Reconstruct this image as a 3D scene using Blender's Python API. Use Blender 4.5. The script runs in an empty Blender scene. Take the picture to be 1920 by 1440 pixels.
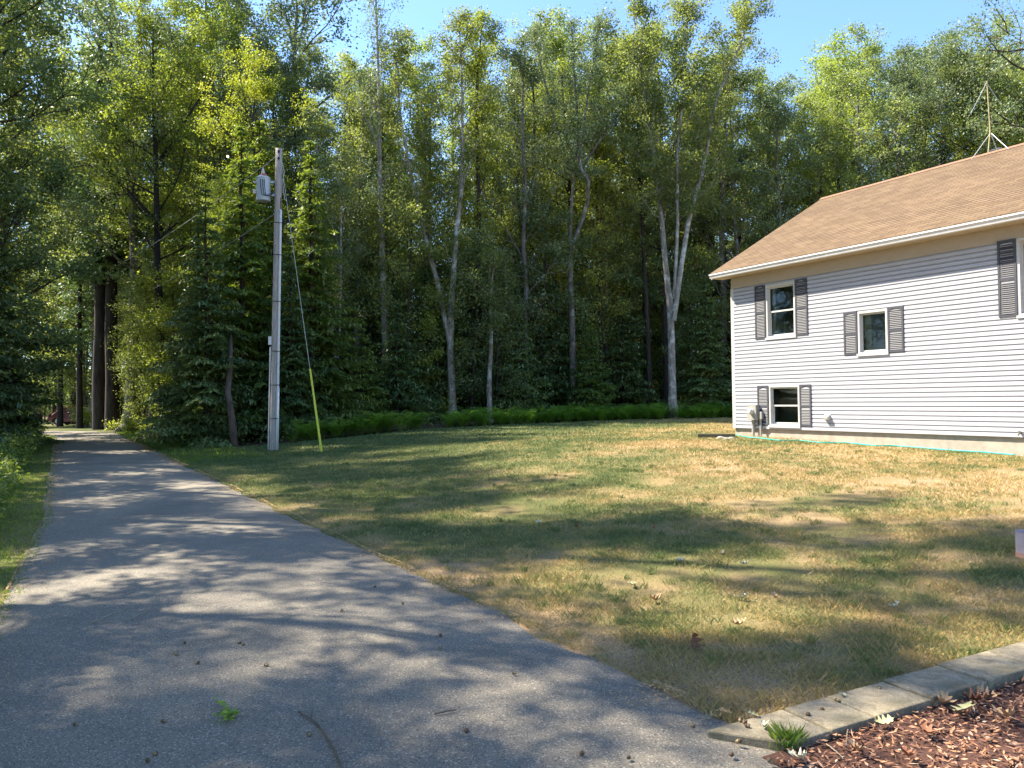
import bpy, math, random
import numpy as np
from mathutils import Vector, Matrix
PI = math.pi
scene = bpy.context.scene
COL = scene.collection

# ------------------------------------------------------------------ camera
FPX, EYE = 1443.0, 1.6
PITCH, ROLL = math.atan(30/1443.0), 0.012
cam = bpy.data.cameras.new('camera')
camo = bpy.data.objects.new('camera', cam); COL.objects.link(camo)
cam.sensor_width = 36.0; cam.lens = 36.0*FPX/1920.0
cam.clip_start = 0.05; cam.clip_end = 2000
camo.matrix_world = Matrix.Translation((0, 0, EYE)) @ Matrix.Rotation(PI/2+PITCH, 4, 'X') @ Matrix.Rotation(-ROLL, 4, 'Z')
scene.camera = camo
MW = np.array(camo.matrix_world)
# ------------------------------------------------------------------ sky, sun, exposure
SUN = Vector((-0.84, 0.30, 1.0)).normalized()
EL = math.asin(SUN.z); AZ = math.atan2(SUN.x, SUN.y)
w = bpy.data.worlds.new('World'); scene.world = w; w.use_nodes = True
nt = w.node_tree
sky = nt.nodes.new('ShaderNodeTexSky'); sky.sky_type = 'NISHITA'; sky.sun_disc = False
sky.sun_elevation = EL; sky.sun_rotation = AZ; sky.air_density = 0.9; sky.dust_density = 0.3; sky.ozone_density = 6.0
nt.links.new(sky.outputs[0], nt.nodes['Background'].inputs[0])
nt.nodes['Background'].inputs[1].default_value = 0.13
sl = bpy.data.lights.new('sun', 'SUN'); sl.energy = 5.0; sl.angle = math.radians(0.53); sl.color = (1.0, 0.92, 0.77)
so = bpy.data.objects.new('sun', sl); COL.objects.link(so)
so.rotation_euler = (-SUN).to_track_quat('-Z', 'Y').to_euler(); so.location = (-20, 4, 40)
scene.view_settings.view_transform = 'Standard'; scene.view_settings.look = 'None'
scene.view_settings.exposure = 1.75; scene.view_settings.gamma = 1.0
scene.render.resolution_x = 1024; scene.render.resolution_y = 768
scene.cycles.transparent_max_bounces = 8
scene.cycles.max_bounces = 7; scene.cycles.diffuse_bounces = 3; scene.cycles.transmission_bounces = 4

# ------------------------------------------------------------------ layout helpers
RD = np.array([-0.508, 0.861]); RN = np.array([0.861, 0.508])      # along / across the driveway (and the house front)
def ss(v): v = np.clip(v, 0, 1); return v*v*(3-2*v)
_rs = np.random.RandomState(5); _tab = _rs.rand(256, 256)
def vnoise(x, y):
    x = np.asarray(x, float); y = np.asarray(y, float)
    xi = np.floor(x).astype(int); yi = np.floor(y).astype(int); fx = x-xi; fy = y-yi
    fx = fx*fx*(3-2*fx); fy = fy*fy*(3-2*fy)
    a = _tab[xi % 256, yi % 256]; b = _tab[(xi+1) % 256, yi % 256]; c = _tab[xi % 256, (yi+1) % 256]; d = _tab[(xi+1) % 256, (yi+1) % 256]
    return (a*(1-fx)+b*fx)*(1-fy)+(c*(1-fx)+d*fx)*fy
def fbm(x, y, o=4):
    s = 0; a = .5; t = 0
    for i in range(o): s = s+a*vnoise(x*2**i+17*i, y*2**i+31*i); t += a; a *= .5
    return s/t
def st(x, y): return RD[0]*x+RD[1]*y, RN[0]*x+RN[1]*y
def xy(s, t): return RD[0]*s+RN[0]*t, RD[1]*s+RN[1]*t
# kerb line (front edge of the mulch bed): from near (1.0,3.85) to the right
KA = np.array([0.93, 3.63]); KB = np.array([3.2, 4.80]); KD = (KB-KA)/np.linalg.norm(KB-KA); KN = np.array([KD[1], -KD[0]])
def bed(x, y):   # signed distance into the mulch bed (positive inside)
    return (x-KA[0])*KN[0]+(y-KA[1])*KN[1]
def gz(x, y):
    x = np.asarray(x, float); y = np.asarray(y, float)
    s, t = st(x, y)
    z = (0.50-0.15*ss((15.4-s)/8.5))*ss((t-3.1)/9.0) + 0.12*ss((y-24)/16.0)*ss((t-3.1)/6)
    z = z + 0.03*ss((t-2.9)/0.25)*1.0
    z = z + 0.25*ss((-t-2)/6)
    z = z + ss((t-2.9)/1.5)*0.05*(fbm(x*.35, y*.35, 3)-.5)
    inb = ss((bed(x, y)-0.10)/0.06)*ss((6-np.hypot(x-3, y-3))/1.0)*ss((t-2.45)/0.3)
    z = z*(1-inb) + inb*0.0
    return z
def ray(px, py):
    v = np.array([(px-960)/FPX, -(py-720)/FPX, -1.0]); return MW[:3, :3] @ v
def P(px, py, Y):           # point at world depth Y
    d = ray(px, py); return np.array([0, 0, EYE])+d*(Y/d[1])
def G(px, py):              # where the line of sight meets the terrain
    d = ray(px, py); lo, hi = 1.0, 1.0
    t = 1.5
    while t < 140:
        p = np.array([0, 0, EYE])+d*t
        if p[2] < gz(p[0], p[1]): break
        t += 0.05 if t < 30 else .2
    a, b = t-.25, t
    for _ in range(20):
        m = (a+b)/2; p = np.array([0, 0, EYE])+d*m
        if p[2] < gz(p[0], p[1]): b = m
        else: a = m
    return np.array([0, 0, EYE])+d*b

# ------------------------------------------------------------------ object helpers
def prop(o, label=None, category=None, group=None, kind=None):
    for k, v in (('label', label), ('category', category), ('group', group), ('kind', kind)):
        if v: o[k] = v
    return o
def empty(name, loc=(0, 0, 0), rz=0, **kw):
    o = bpy.data.objects.new(name, None); COL.objects.link(o); o.location = loc; o.rotation_euler = (0, 0, rz)
    o.empty_display_size = .2
    return prop(o, **kw)
def link(name, me, mat=None, parent=None, **kw):
    o = bpy.data.objects.new(name, me); COL.objects.link(o)
    if mat is not None and not me.materials: me.materials.append(mat)
    if parent is not None: o.parent = parent
    return prop(o, **kw)
def npmesh(name, V, F, attr=None, smooth=False, uv=None):
    """V (n,3); F (m,k) equal-sized faces, or a list of such arrays"""
    me = bpy.data.meshes.new(name)
    V = np.asarray(V, np.float32)
    Fs = F if isinstance(F, list) else [F]
    Fs = [np.asarray(f, np.int32) for f in Fs if len(f)]
    nl = sum(f.size for f in Fs); nf = sum(len(f) for f in Fs)
    me.vertices.add(len(V)); me.vertices.foreach_set('co', V.ravel())
    me.loops.add(nl); me.loops.foreach_set('vertex_index', np.concatenate([f.ravel() for f in Fs]))
    tot = np.concatenate([np.full(len(f), f.shape[1], np.int32) for f in Fs])
    start = np.concatenate([[0], np.cumsum(tot)[:-1]]).astype(np.int32)
    me.polygons.add(nf); me.polygons.foreach_set('loop_start', start); me.polygons.foreach_set('loop_total', tot)
    me.polygons.foreach_set('use_smooth', np.full(nf, bool(smooth)))
    if attr:
        for k, (dom, val) in attr.items():
            a = me.attributes.new(k, 'FLOAT', dom); a.data.foreach_set('value', np.asarray(val, np.float32).ravel())
    me.update(calc_edges=True)
    return me
class MB:
    def __init__(s): s.v = []; s.f = {}; s.n = 0; s.sm = False
    def add(s, V, F):
        V = np.asarray(V, float).reshape(-1, 3)
        for f in F: s.f.setdefault(len(f), []).append([i+s.n for i in f])
        s.v.append(V); s.n += len(V); return s
    def box(s, a, b):
        x0, y0, z0 = a; x1, y1, z1 = b
        V = [(x0, y0, z0), (x1, y0, z0), (x1, y1, z0), (x0, y1, z0), (x0, y0, z1), (x1, y0, z1), (x1, y1, z1), (x0, y1, z1)]
        return s.add(V, [(0, 3, 2, 1), (4, 5, 6, 7), (0, 1, 5, 4), (1, 2, 6, 5), (2, 3, 7, 6), (3, 0, 4, 7)])
    def tube(s, pts, r, n=8, cap=True):
        pts = np.asarray(pts, float); m = len(pts); r = np.broadcast_to(np.asarray(r, float), (m,))
        T = np.gradient(pts, axis=0); T /= np.linalg.norm(T, axis=1)[:, None]+1e-9
        ref = np.array([0, 0, 1.0]) if abs(T[:, 2]).mean() < .8 else np.array([1.0, 0, 0])
        A = np.cross(T, ref); A /= np.linalg.norm(A, axis=1)[:, None]+1e-9; B = np.cross(T, A)
        th = np.arange(n)*2*PI/n
        V = pts[:, None]+r[:, None, None]*(np.cos(th)[None, :, None]*A[:, None]+np.sin(th)[None, :, None]*B[:, None])
        F = []
        for i in range(m-1):
            for j in range(n): F.append((i*n+j, i*n+(j+1) % n, (i+1)*n+(j+1) % n, (i+1)*n+j))
        if cap: F.append(tuple(range(n))[::-1]); F.append(tuple((m-1)*n+j for j in range(n)))
        return s.add(V.reshape(-1, 3), F)
    def lathe(s, prof, c=(0, 0, 0), n=12):
        pts = [(c[0], c[1], c[2]+z) for r, z in prof]; m = len(prof); th = np.arange(n)*2*PI/n
        V = [(c[0]+r*math.cos(a), c[1]+r*math.sin(a), c[2]+z) for r, z in prof for a in th]
        F = [(i*n+j, i*n+(j+1) % n, (i+1)*n+(j+1) % n, (i+1)*n+j) for i in range(m-1) for j in range(n)]
        F += [tuple(range(n))[::-1], tuple((m-1)*n+j for j in range(n))]
        return s.add(V, F)
    def mesh(s, name, smooth=False):
        return npmesh(name, np.concatenate(s.v), [np.array(f) for f in s.f.values()], smooth=smooth)
    def obj(s, name, mat, parent=None, smooth=False, bevel=0, **kw):
        o = link(name, s.mesh(name, smooth), mat, parent, **kw)
        if bevel:
            b = o.modifiers.new('bevel', 'BEVEL'); b.width = bevel; b.segments = 2; b.limit_method = 'ANGLE'
        return o

# ------------------------------------------------------------------ materials
def newmat(name):
    m = bpy.data.materials.new(name); m.use_nodes = True
    n = m.node_tree; return m, n, n.nodes['Principled BSDF']
def N(n, t, **kw):
    x = n.nodes.new(t)
    for k, v in kw.items(): setattr(x, k, v)
    return x
def ramp(n, src, stops, interp='LINEAR'):
    r = N(n, 'ShaderNodeValToRGB'); e = r.color_ramp.elements; r.color_ramp.interpolation = interp
    while len(e) > 1: e.remove(e[-1])
    e[0].position = stops[0][0]; e[0].color = (*stops[0][1], 1)
    for p, c in stops[1:]: k = e.new(p); k.color = (*c, 1)
    n.links.new(src, r.inputs[0]); return r.outputs[0]
def noise(n, scale, detail=4, rough=.6, coord='Object', vec=None, stretch=None):
    x = N(n, 'ShaderNodeTexNoise'); x.inputs['Scale'].default_value = scale; x.inputs['Detail'].default_value = detail; x.inputs['Roughness'].default_value = rough
    if vec is None:
        c = N(n, 'ShaderNodeTexCoord'); vec = c.outputs[coord]
    if stretch:
        mp = N(n, 'ShaderNodeMapping'); mp.inputs['Scale'].default_value = stretch; n.links.new(vec, mp.inputs[0]); vec = mp.outputs[0]
    n.links.new(vec, x.inputs[0]); return x.outputs[0]
def mix(n, a, b, f, mode='MIX'):
    x = N(n, 'ShaderNodeMix', data_type='RGBA', blend_type=mode)
    for s, v in ((0, f), (6, a), (7, b)):
        if hasattr(v, 'links') or isinstance(v, bpy.types.NodeSocket): n.links.new(v, x.inputs[s])
        else: x.inputs[s].default_value = v if s == 0 else (*v, 1)
    return x.outputs[2]
def bump(n, bs, h, st=.5, d=.01):
    b = N(n, 'ShaderNodeBump'); b.inputs['Strength'].default_value = st; b.inputs['Distance'].default_value = d
    n.links.new(h, b.inputs['Height']); n.links.new(b.outputs[0], bs.inputs['Normal'])
def simple(name, c1, c2=None, scale=8, rough=.7, metal=0, bstr=0, bd=.005, stretch=None, spec=.3, detail=5):
    m, n, b = newmat(name); b.inputs['Roughness'].default_value = rough; b.inputs['Metallic'].default_value = metal
    b.inputs['Specular IOR Level'].default_value = spec
    c2 = c2 or tuple(x*.8 for x in c1)
    nz = noise(n, scale, detail, .65, stretch=stretch)
    n.links.new(ramp(n, nz, [(.3, c1), (.7, c2)]), b.inputs['Base Color'])
    if bstr: bump(n, b, nz, bstr, bd)
    return m
def leafmat(name, stops, trans=.5, tcol=(.40, .46, .05), rough=.5, var=.25):
    m, n, b = newmat(name)
    a = N(n, 'ShaderNodeAttribute'); a.attribute_name = 'lc'
    oi = N(n, 'ShaderNodeObjectInfo')
    c = ramp(n, a.outputs['Fac'], stops)
    hs = N(n, 'ShaderNodeHueSaturation')
    mr = N(n, 'ShaderNodeMapRange'); mr.inputs[3].default_value = 1-var; mr.inputs[4].default_value = 1+var; n.links.new(oi.outputs['Random'], mr.inputs[0])
    mh = N(n, 'ShaderNodeMapRange'); mh.inputs[3].default_value = .485; mh.inputs[4].default_value = .515
    sw = N(n, 'ShaderNodeMath', operation='FRACT'); mu = N(n, 'ShaderNodeMath', operation='MULTIPLY'); mu.inputs[1].default_value = 7.3
    n.links.new(oi.outputs['Random'], mu.inputs[0]); n.links.new(mu.outputs[0], sw.inputs[0]); n.links.new(sw.outputs[0], mh.inputs[0])
    n.links.new(mh.outputs[0], hs.inputs['Hue']); n.links.new(mr.outputs[0], hs.inputs['Value']); n.links.new(c, hs.inputs['Color'])
    n.links.new(hs.outputs[0], b.inputs['Base Color']); b.inputs['Roughness'].default_value = rough; b.inputs['Specular IOR Level'].default_value = .5
    tr = N(n, 'ShaderNodeBsdfTranslucent'); tm = mix(n, hs.outputs[0], tcol, .6)
    n.links.new(tm, tr.inputs[0])
    mx = N(n, 'ShaderNodeMixShader'); mx.inputs[0].default_value = trans
    n.links.new(b.outputs[0], mx.inputs[1]); n.links.new(tr.outputs[0], mx.inputs[2])
    n.links.new(mx.outputs[0], n.nodes['Material Output'].inputs[0])
    return m
M = {}
M['leaf_mid'] = leafmat('leaf_mid', [(0, (0.085, 0.124, 0.043)), (.5, (0.172, 0.217, 0.069)), (1, (0.326, 0.349, 0.109))])
M['leaf_dark'] = leafmat('leaf_dark', [(0, (0.054, 0.094, 0.040)), (.5, (0.101, 0.150, 0.058)), (1, (0.202, 0.243, 0.083))], trans=.36)
M['leaf_yellow'] = leafmat('leaf_yellow', [(0, (.11, .16, .025)), (.5, (.22, .27, .035)), (.85, (.38, .37, .04)), (1, (.48, .36, .05))], trans=.5, tcol=(.5, .55, .03), var=.15)
M['leaf_lime'] = leafmat('leaf_lime', [(0, (0.127, 0.164, 0.037)), (.5, (0.253, 0.278, 0.057)), (1, (0.430, 0.418, 0.076))], trans=.5, tcol=(.42, .55, .03))
M['leaf_grey'] = leafmat('leaf_grey', [(0, (0.097, 0.138, 0.062)), (.5, (0.179, 0.235, 0.110)), (1, (0.304, 0.331, 0.152))], trans=.33, tcol=(.25, .33, .08))
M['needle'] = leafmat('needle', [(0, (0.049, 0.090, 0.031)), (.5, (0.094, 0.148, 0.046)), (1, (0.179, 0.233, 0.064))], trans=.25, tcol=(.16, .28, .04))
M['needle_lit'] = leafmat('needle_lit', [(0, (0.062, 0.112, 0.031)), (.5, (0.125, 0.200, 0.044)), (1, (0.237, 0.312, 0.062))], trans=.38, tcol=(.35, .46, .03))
M['fern'] = leafmat('fern', [(0, (0.148, 0.264, 0.034)), (.5, (0.264, 0.412, 0.049)), (1, (0.446, 0.578, 0.074))], trans=.45, tcol=(.25, .5, .03), var=.05)
M['weed'] = leafmat('weed', [(0, (.08, .13, .025)), (.5, (.17, .23, .04)), (1, (.34, .35, .08))], trans=.45, tcol=(.35, .5, .04), var=.05)
M['grass'] = leafmat('grass', [(0, (.07, .12, .03)), (.3, (.15, .19, .055)), (.52, (.29, .26, .10)), (.72, (.46, .285, .115)), (1, (.56, .37, .18))], trans=.22, tcol=(.34, .34, .10), var=.0, rough=.6)
def barkmat(name, c1, c2, spot=None):
    m, n, b = newmat(name); b.inputs['Roughness'].default_value = .9; b.inputs['Specular IOR Level'].default_value = .15
    nz = noise(n, 5, 6, .7, stretch=(1.6, 1.6, .3))
    c = ramp(n, nz, [(.32, c1), (.66, c2)])
    if spot: c = mix(n, c, spot, ramp(n, noise(n, 2.3, 5, .7), [(.52, (0, 0, 0)), (.6, (1, 1, 1))]))
    n.links.new(c, b.inputs['Base Color']); bump(n, b, nz, .8, .04); return m
M['bark_grey'] = barkmat('bark_grey', (.07, .06, .05), (.18, .165, .145), (.24, .24, .21))
M['bark_dark'] = barkmat('bark_dark', (.018, .015, .012), (.065, .052, .042))
M['bark_pale'] = barkmat('bark_pale', (.11, .095, .075), (.33, .30, .25), (.44, .43, .38))

# terrain
def groundmat():
    m, n, b = newmat('ground'); b.inputs['Roughness'].default_value = .95; b.inputs['Specular IOR Level'].default_value = .1
    A = N(n, 'ShaderNodeAttribute'); A.attribute_name = 'dry'
    Fo = N(n, 'ShaderNodeAttribute'); Fo.attribute_name = 'forest'
    fine = noise(n, 60, 4, .7); med = noise(n, 9, 5, .7)
    g = ramp(n, A.outputs['Fac'], [(0, (.07, .10, .03)), (.35, (.15, .16, .055)), (.6, (.29, .23, .10)), (.8, (.42, .29, .15)), (1, (.50, .34, .20))])
    g = mix(n, g, (.10, .085, .04), ramp(n, fine, [(.35, (.75,)*3), (.6, (0, 0, 0))]))
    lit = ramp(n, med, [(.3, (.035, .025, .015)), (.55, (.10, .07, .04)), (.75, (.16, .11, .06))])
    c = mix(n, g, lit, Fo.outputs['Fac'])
    n.links.new(c, b.inputs['Base Color']); bump(n, b, fine, .8, .03); return m
def dryness(x, y):
    s, t = st(x, y)
    d = .30+.42*ss((x+2.5+.12*(y-8))/9)-.02
    d = d + .12*ss((18-y)/14)*1.0
    d = d - .40*ss((y-16)/12)*ss((10-x)/9) - .22*ss((y-25)/8)
    d = d - .25*ss((4.6-t)/3)*ss((y-8)/6)
    d = d + 1.05*(fbm(x*.55+3, y*.55+9, 4)-.5) + .75*(fbm(x*2.6, y*2.6, 3)-.5)
    d = d + .25*np.exp(-((t-3.05)/.22)**2)*ss((24-y)/8)
    d = d + .22*np.exp(-((t-13.2)/1.6)**2)*ss((24-y)/6)
    d = np.where(t < -.1, .18+.5*(fbm(x*.8, y*.8, 3)-.5)+.4*np.exp(-((t+.2)/.35)**2), d)
    return np.clip(d, 0, 1)
# lawn back edge, from the photo's fern line
EDGE = np.array([G(*p)[:2] for p in [(400, 842), (520, 834), (640, 822), (760, 809), (830, 803), (1000, 795), (1180, 788), (1368, 784)]])
ex = np.concatenate([[-60, EDGE[0, 0]-8], EDGE[:, 0], [EDGE[-1, 0]+10, 80]]); ey = np.concatenate([[62, EDGE[0, 1]+9], EDGE[:, 1], [EDGE[-1, 1]+1, 44]])
print('EDGE', np.round(EDGE, 1).tolist())
def edgey(x): return np.interp(x, ex, ey)
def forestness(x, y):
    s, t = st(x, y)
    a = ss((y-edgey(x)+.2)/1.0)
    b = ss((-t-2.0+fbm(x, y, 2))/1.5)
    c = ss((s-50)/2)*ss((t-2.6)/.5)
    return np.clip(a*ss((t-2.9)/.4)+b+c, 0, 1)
def axis(segs):
    o = []
    for a, b, d in segs: o += list(np.arange(a, b, d))
    return np.array(o+[segs[-1][1]])
xs = axis([(-400, -60, 20), (-60, -16, 1.0), (-16, -5, .35), (-5, 7, .1), (7, 16, .35), (16, 60, 1.5), (60, 400, 20)])
ys = axis([(-200, -20, 15), (-20, 2, 1.0), (2, 7.5, .08), (7.5, 16, .25), (16, 44, .5), (44, 90, 2), (90, 500, 20)])
X, Y = np.meshgrid(xs, ys, indexing='ij')
Z = gz(X, Y)
nx, ny = X.shape; idx = np.arange(nx*ny).reshape(nx, ny)
F = np.stack([idx[:-1, :-1], idx[1:, :-1], idx[1:, 1:], idx[:-1, 1:]], -1).reshape(-1, 4)
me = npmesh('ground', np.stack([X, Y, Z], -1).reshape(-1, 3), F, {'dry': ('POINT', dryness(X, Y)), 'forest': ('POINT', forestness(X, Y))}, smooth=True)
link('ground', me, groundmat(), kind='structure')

# driveway
def asphalt():
    m, n, b = newmat('asphalt'); b.inputs['Roughness'].default_value = .85; b.inputs['Specular IOR Level'].default_value = .25
    f = noise(n, 260, 3, .8); sp = N(n, 'ShaderNodeTexVoronoi'); sp.inputs['Scale'].default_value = 150
    c = N(n, 'ShaderNodeTexCoord'); n.links.new(c.outputs['Object'], sp.inputs[0])
    base = ramp(n, f, [(.25, (.115, .10, .08)), (.5, (.225, .20, .165)), (.75, (.37, .33, .27))])
    sep = N(n, 'ShaderNodeSeparateColor'); n.links.new(sp.outputs['Color'], sep.inputs[0])
    base = mix(n, base, (.50, .46, .39), ramp(n, sep.outputs[0], [(.90, (0, 0, 0)), (.93, (.75,)*3)], 'LINEAR'))
    base = mix(n, base, (.06, .06, .06), ramp(n, sep.outputs[1], [(.82, (0, 0, 0)), (.9, (.7,)*3)], 'LINEAR'))
    big = ramp(n, noise(n, .9, 5, .65), [(.3, (.80, .79, .76)), (.48, (.98, .96, .92)), (.7, (1.2, 1.15, 1.05))])
    base = mix(n, base, big, 1.0, 'MULTIPLY')
    n.links.new(base, b.inputs['Base Color']); bump(n, b, f, .9, .006); return m
cl = [(-9, 1.25), (-3, 1.25)]+[(s, 1.32) for s in np.arange(0, 46, .2)]+[(46, 1.35), (49, 1.2), (52, .5), (55, -1.2), (57.5, -4), (59.5, -9), (61, -16), (62, -26)]
cl = np.array([xy(*p) for p in cl]); T = np.gradient(cl, axis=0); T /= np.linalg.norm(T, axis=1)[:, None]; Nn = np.stack([T[:, 1], -T[:, 0]], 1)
rows = []; K = 17
for i, (c, nn) in enumerate(zip(cl, Nn)):
    s_, _ = st(*c)
    wR = 1.5+.10*(fbm(s_*1.3, 3, 3)-.5)*2+.05*(fbm(s_*7, 3, 2)-.5)*2; wL = 1.5+.1*(fbm(s_*.9, 9, 3)-.5)*2
    wL += max(0, 13-s_)*.045
    if s_ < 4: wL += (4-s_)*.5 
    if s_ < 1: wR += (1-s_)*.3
    for k in range(K):
        u = -wL+(wL+wR)*k/(K-1); p = c+nn*u
        rows.append((p[0], p[1], max(float(gz(*p)), 0)*0+.022+.02*(1-(abs(k-8)/8)**2)-(.016 if k in (0, K-1) else 0)))
V = np.array(rows); n_ = len(cl); I = np.arange(n_*K).reshape(n_, K)
F = np.stack([I[:-1, :-1], I[:-1, 1:], I[1:, 1:], I[1:, :-1]], -1).reshape(-1, 4)
link('driveway', npmesh('driveway', V, F, smooth=True), asphalt(), kind='structure')
def dz(x, y): return .04

# ------------------------------------------------------------------ grass
def blades(x, y, z, h, wd, lc, rng, lean=.9, rnd=None):
    n = len(x); az = rng.rand(n)*2*PI; ln = rng.rand(n)**.7*lean*h
    dx = np.cos(az)*ln; dy = np.sin(az)*ln; wa = rng.rand(n)*2*PI; wx = np.cos(wa)*wd/2; wy = np.sin(wa)*wd/2
    V = np.empty((n, 4, 3)); hz = h*(1-.35*rng.rand(n))
    V[:, 0] = np.stack([x-wx, y-wy, z], 1); V[:, 1] = np.stack([x+wx, y+wy, z], 1)
    V[:, 2] = np.stack([x+dx*.45+wx*.8, y+dy*.45+wy*.8, z+hz*.65], 1); V[:, 3] = np.stack([x+dx, y+dy, z+hz], 1)
    F = np.arange(n*4).reshape(n, 4); return V.reshape(-1, 3), F, lc
rng = np.random.RandomState(11)
def scatter(n, x0, x1, y0, y1):
    return rng.uniform(x0, x1, n), rng.uniform(y0, y1, n)
parts = []
FR = np.array([6.1, 21.5])
for (y0, y1, dens, wd, hh) in [(2.6, 5.5, 8000, .0030, .036), (5.5, 9, 4200, .0042, .038), (9, 14, 1900, .0065, .042), (14, 22, 800, .011, .048), (22, 45, 260, .02, .055)]:
    x0, x1 = max(-.72*y1, -26), min(.72*y1, 14)
    n = int(dens*(x1-x0)*(y1-y0)); x, y = scatter(n, x0, x1, y0, y1)
    s, t = st(x, y); d = dryness(x, y)
    k = (t > 2.80+.1*(fbm(s*6, 1, 2)-.3)) & (y < edgey(x)+.3) & ((t < 16.15) | (s > 15.4)) & (np.abs(x) < .70*y+.5) & ((bed(x, y) < .0) | (t > 9))
    bare = np.maximum(ss((fbm(x*.9+40, y*.9, 3)-.58)/.08), .8*ss((fbm(x*3.1+7, y*3.1, 3)-.62)/.08))*ss((19-y)/8)
    k &= rng.rand(n) > (.25*d+.80*bare)
    x, y, d, t, bare = x[k], y[k], d[k], t[k], bare[k]; n = len(x)
    lc = np.clip(d*.85+.05+rng.randn(n)*.17+.15*bare, 0, 1)
    h = hh*(.6+.7*rng.rand(n))*(.45+1.2*fbm(x*3+9, y*3, 2))
    parts.append(blades(x, y, gz(x, y)-.004, h, wd*(.7+.6*rng.rand(n)), lc, rng, 1.0))
# denser green tufts standing out of the mown grass
nt_ = 5200; x = rng.uniform(-8, 12, nt_); y = 3.2+22*rng.rand(nt_)**1.5; s, t = st(x, y)
k = (t > 2.9) & (t < 15.8) & (np.abs(x) < .72*y+.5) & ((bed(x, y) < -.05) | (t > 9)) & (rng.rand(nt_) < .25+1.1*ss((fbm(x*.8+5, y*.8, 3)-.42)/.2)); x, y = x[k], y[k]
m_ = 34; r_ = .018+.035*rng.rand(len(x))*np.maximum(1, y/8); bx = (x[:, None]+rng.randn(len(x), m_)*r_[:, None]).ravel(); by = (y[:, None]+rng.randn(len(x), m_)*r_[:, None]).ravel()
tn = (np.clip(dryness(x, y)*.7-.12, .0, .8)+rng.randn(len(x))*.13)[:, None]; lc = np.clip((tn+rng.randn(len(x), m_)*.10).ravel(), 0, 1)
hh = ((.035+.045*rng.rand(len(x)))[:, None]*(.6+.5*rng.rand(len(x), m_))).ravel(); parts.append(blades(bx, by, gz(bx, by)-.004, hh, .0035*np.maximum(1, by/5.5), lc, rng, .75))
def join(parts):
    V = []; F = []; A = []; o = 0
    for v, f, a in parts: V.append(v); F.append(f+o); A.append(a); o += len(v)
    return np.concatenate(V), np.concatenate(F), np.concatenate(A)
V, F, A = join(parts); print('grass blades', len(F))
link('lawn_grass', npmesh('lawn_grass', V, F, {'lc': ('FACE', A)}), M['grass'], kind='stuff', label='patchy mown lawn grass, part green and part dried to straw', category='grass')
# crumbs of grit, straw and needles along the asphalt edges
ne = 26000; s = 2+36*rng.rand(ne)**1.8; side = rng.rand(ne) < .6; t = np.where(side, 2.80+.02*np.sin(s*3)-.35*rng.rand(ne)**3.0+.05, -.15-np.maximum(0, 13-s)*.045+.30*rng.rand(ne)**3.0); x, y = xy(s, t); k = (fbm(s*1.7, side*9.0, 3) > .36) & (bed(x, y) < -.12); x, y = x[k], y[k]; ne = len(x)
U_ = rng.randn(ne, 3)*np.array([1, 1, .15]); U_ /= np.linalg.norm(U_, axis=1)[:, None]; W2_ = np.cross(U_, np.array([0, 0, 1.])); l_ = (.004+.014*rng.rand(ne))[:, None]*np.maximum(1, y/9)[:, None]
C_ = np.stack([x, y, np.full(ne, .045)], 1); V = np.empty((ne, 4, 3)); w_ = l_*.28; V[:, 0] = C_-U_*l_; V[:, 1] = C_+W2_*w_; V[:, 2] = C_+U_*l_; V[:, 3] = C_-W2_*w_
link('edge_litter', npmesh('edge_litter', V.reshape(-1, 3), np.arange(ne*4).reshape(ne, 4), {'lc': ('FACE', .55+.5*rng.rand(ne))}), M['grass'], kind='stuff', label='dry straw and needle litter along the asphalt edges', category='litter')
# verge on the left: taller unmown grass
parts = []
for (s0, s1, dens, wd) in [(2, 9, 900, .007), (9, 20, 600, .011), (20, 48, 220, .022)]:
    n = int(dens*(s1-s0)*3.2); s = rng.uniform(s0, s1, n); t = rng.uniform(-3.4, -.05, n)+.12*(fbm(s*2, 4, 3)-.5)-np.maximum(0, 13-s)*.045; x, y = xy(s, t)
    d = dryness(x, y); hh = .05+.26*ss((-t-.45)/1.3)*(.4+1.2*fbm(x*1.2, y*1.2, 3))
    lc = np.clip(d+rng.randn(n)*.12, 0, 1); parts.append(blades(x, y, gz(x, y)-.004, hh*(.6+.6*rng.rand(n)), wd*(.7+.6*rng.rand(n)), lc, rng, 1.0))
n = 9000; s = rng.uniform(22, 50, n); t = rng.uniform(2.8, 5.0, n); x, y = xy(s, t); parts.append(blades(x, y, gz(x, y), .10*(.5+rng.rand(n)), .02*np.ones(n), np.clip(.2+rng.randn(n)*.15, 0, 1), rng))
V, F, A = join(parts)
link('verge_grass', npmesh('verge_grass', V, F, {'lc': ('FACE', A)}), M['weed'], kind='stuff', label='taller unmown grass along the left edge of the driveway', category='grass')

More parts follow.
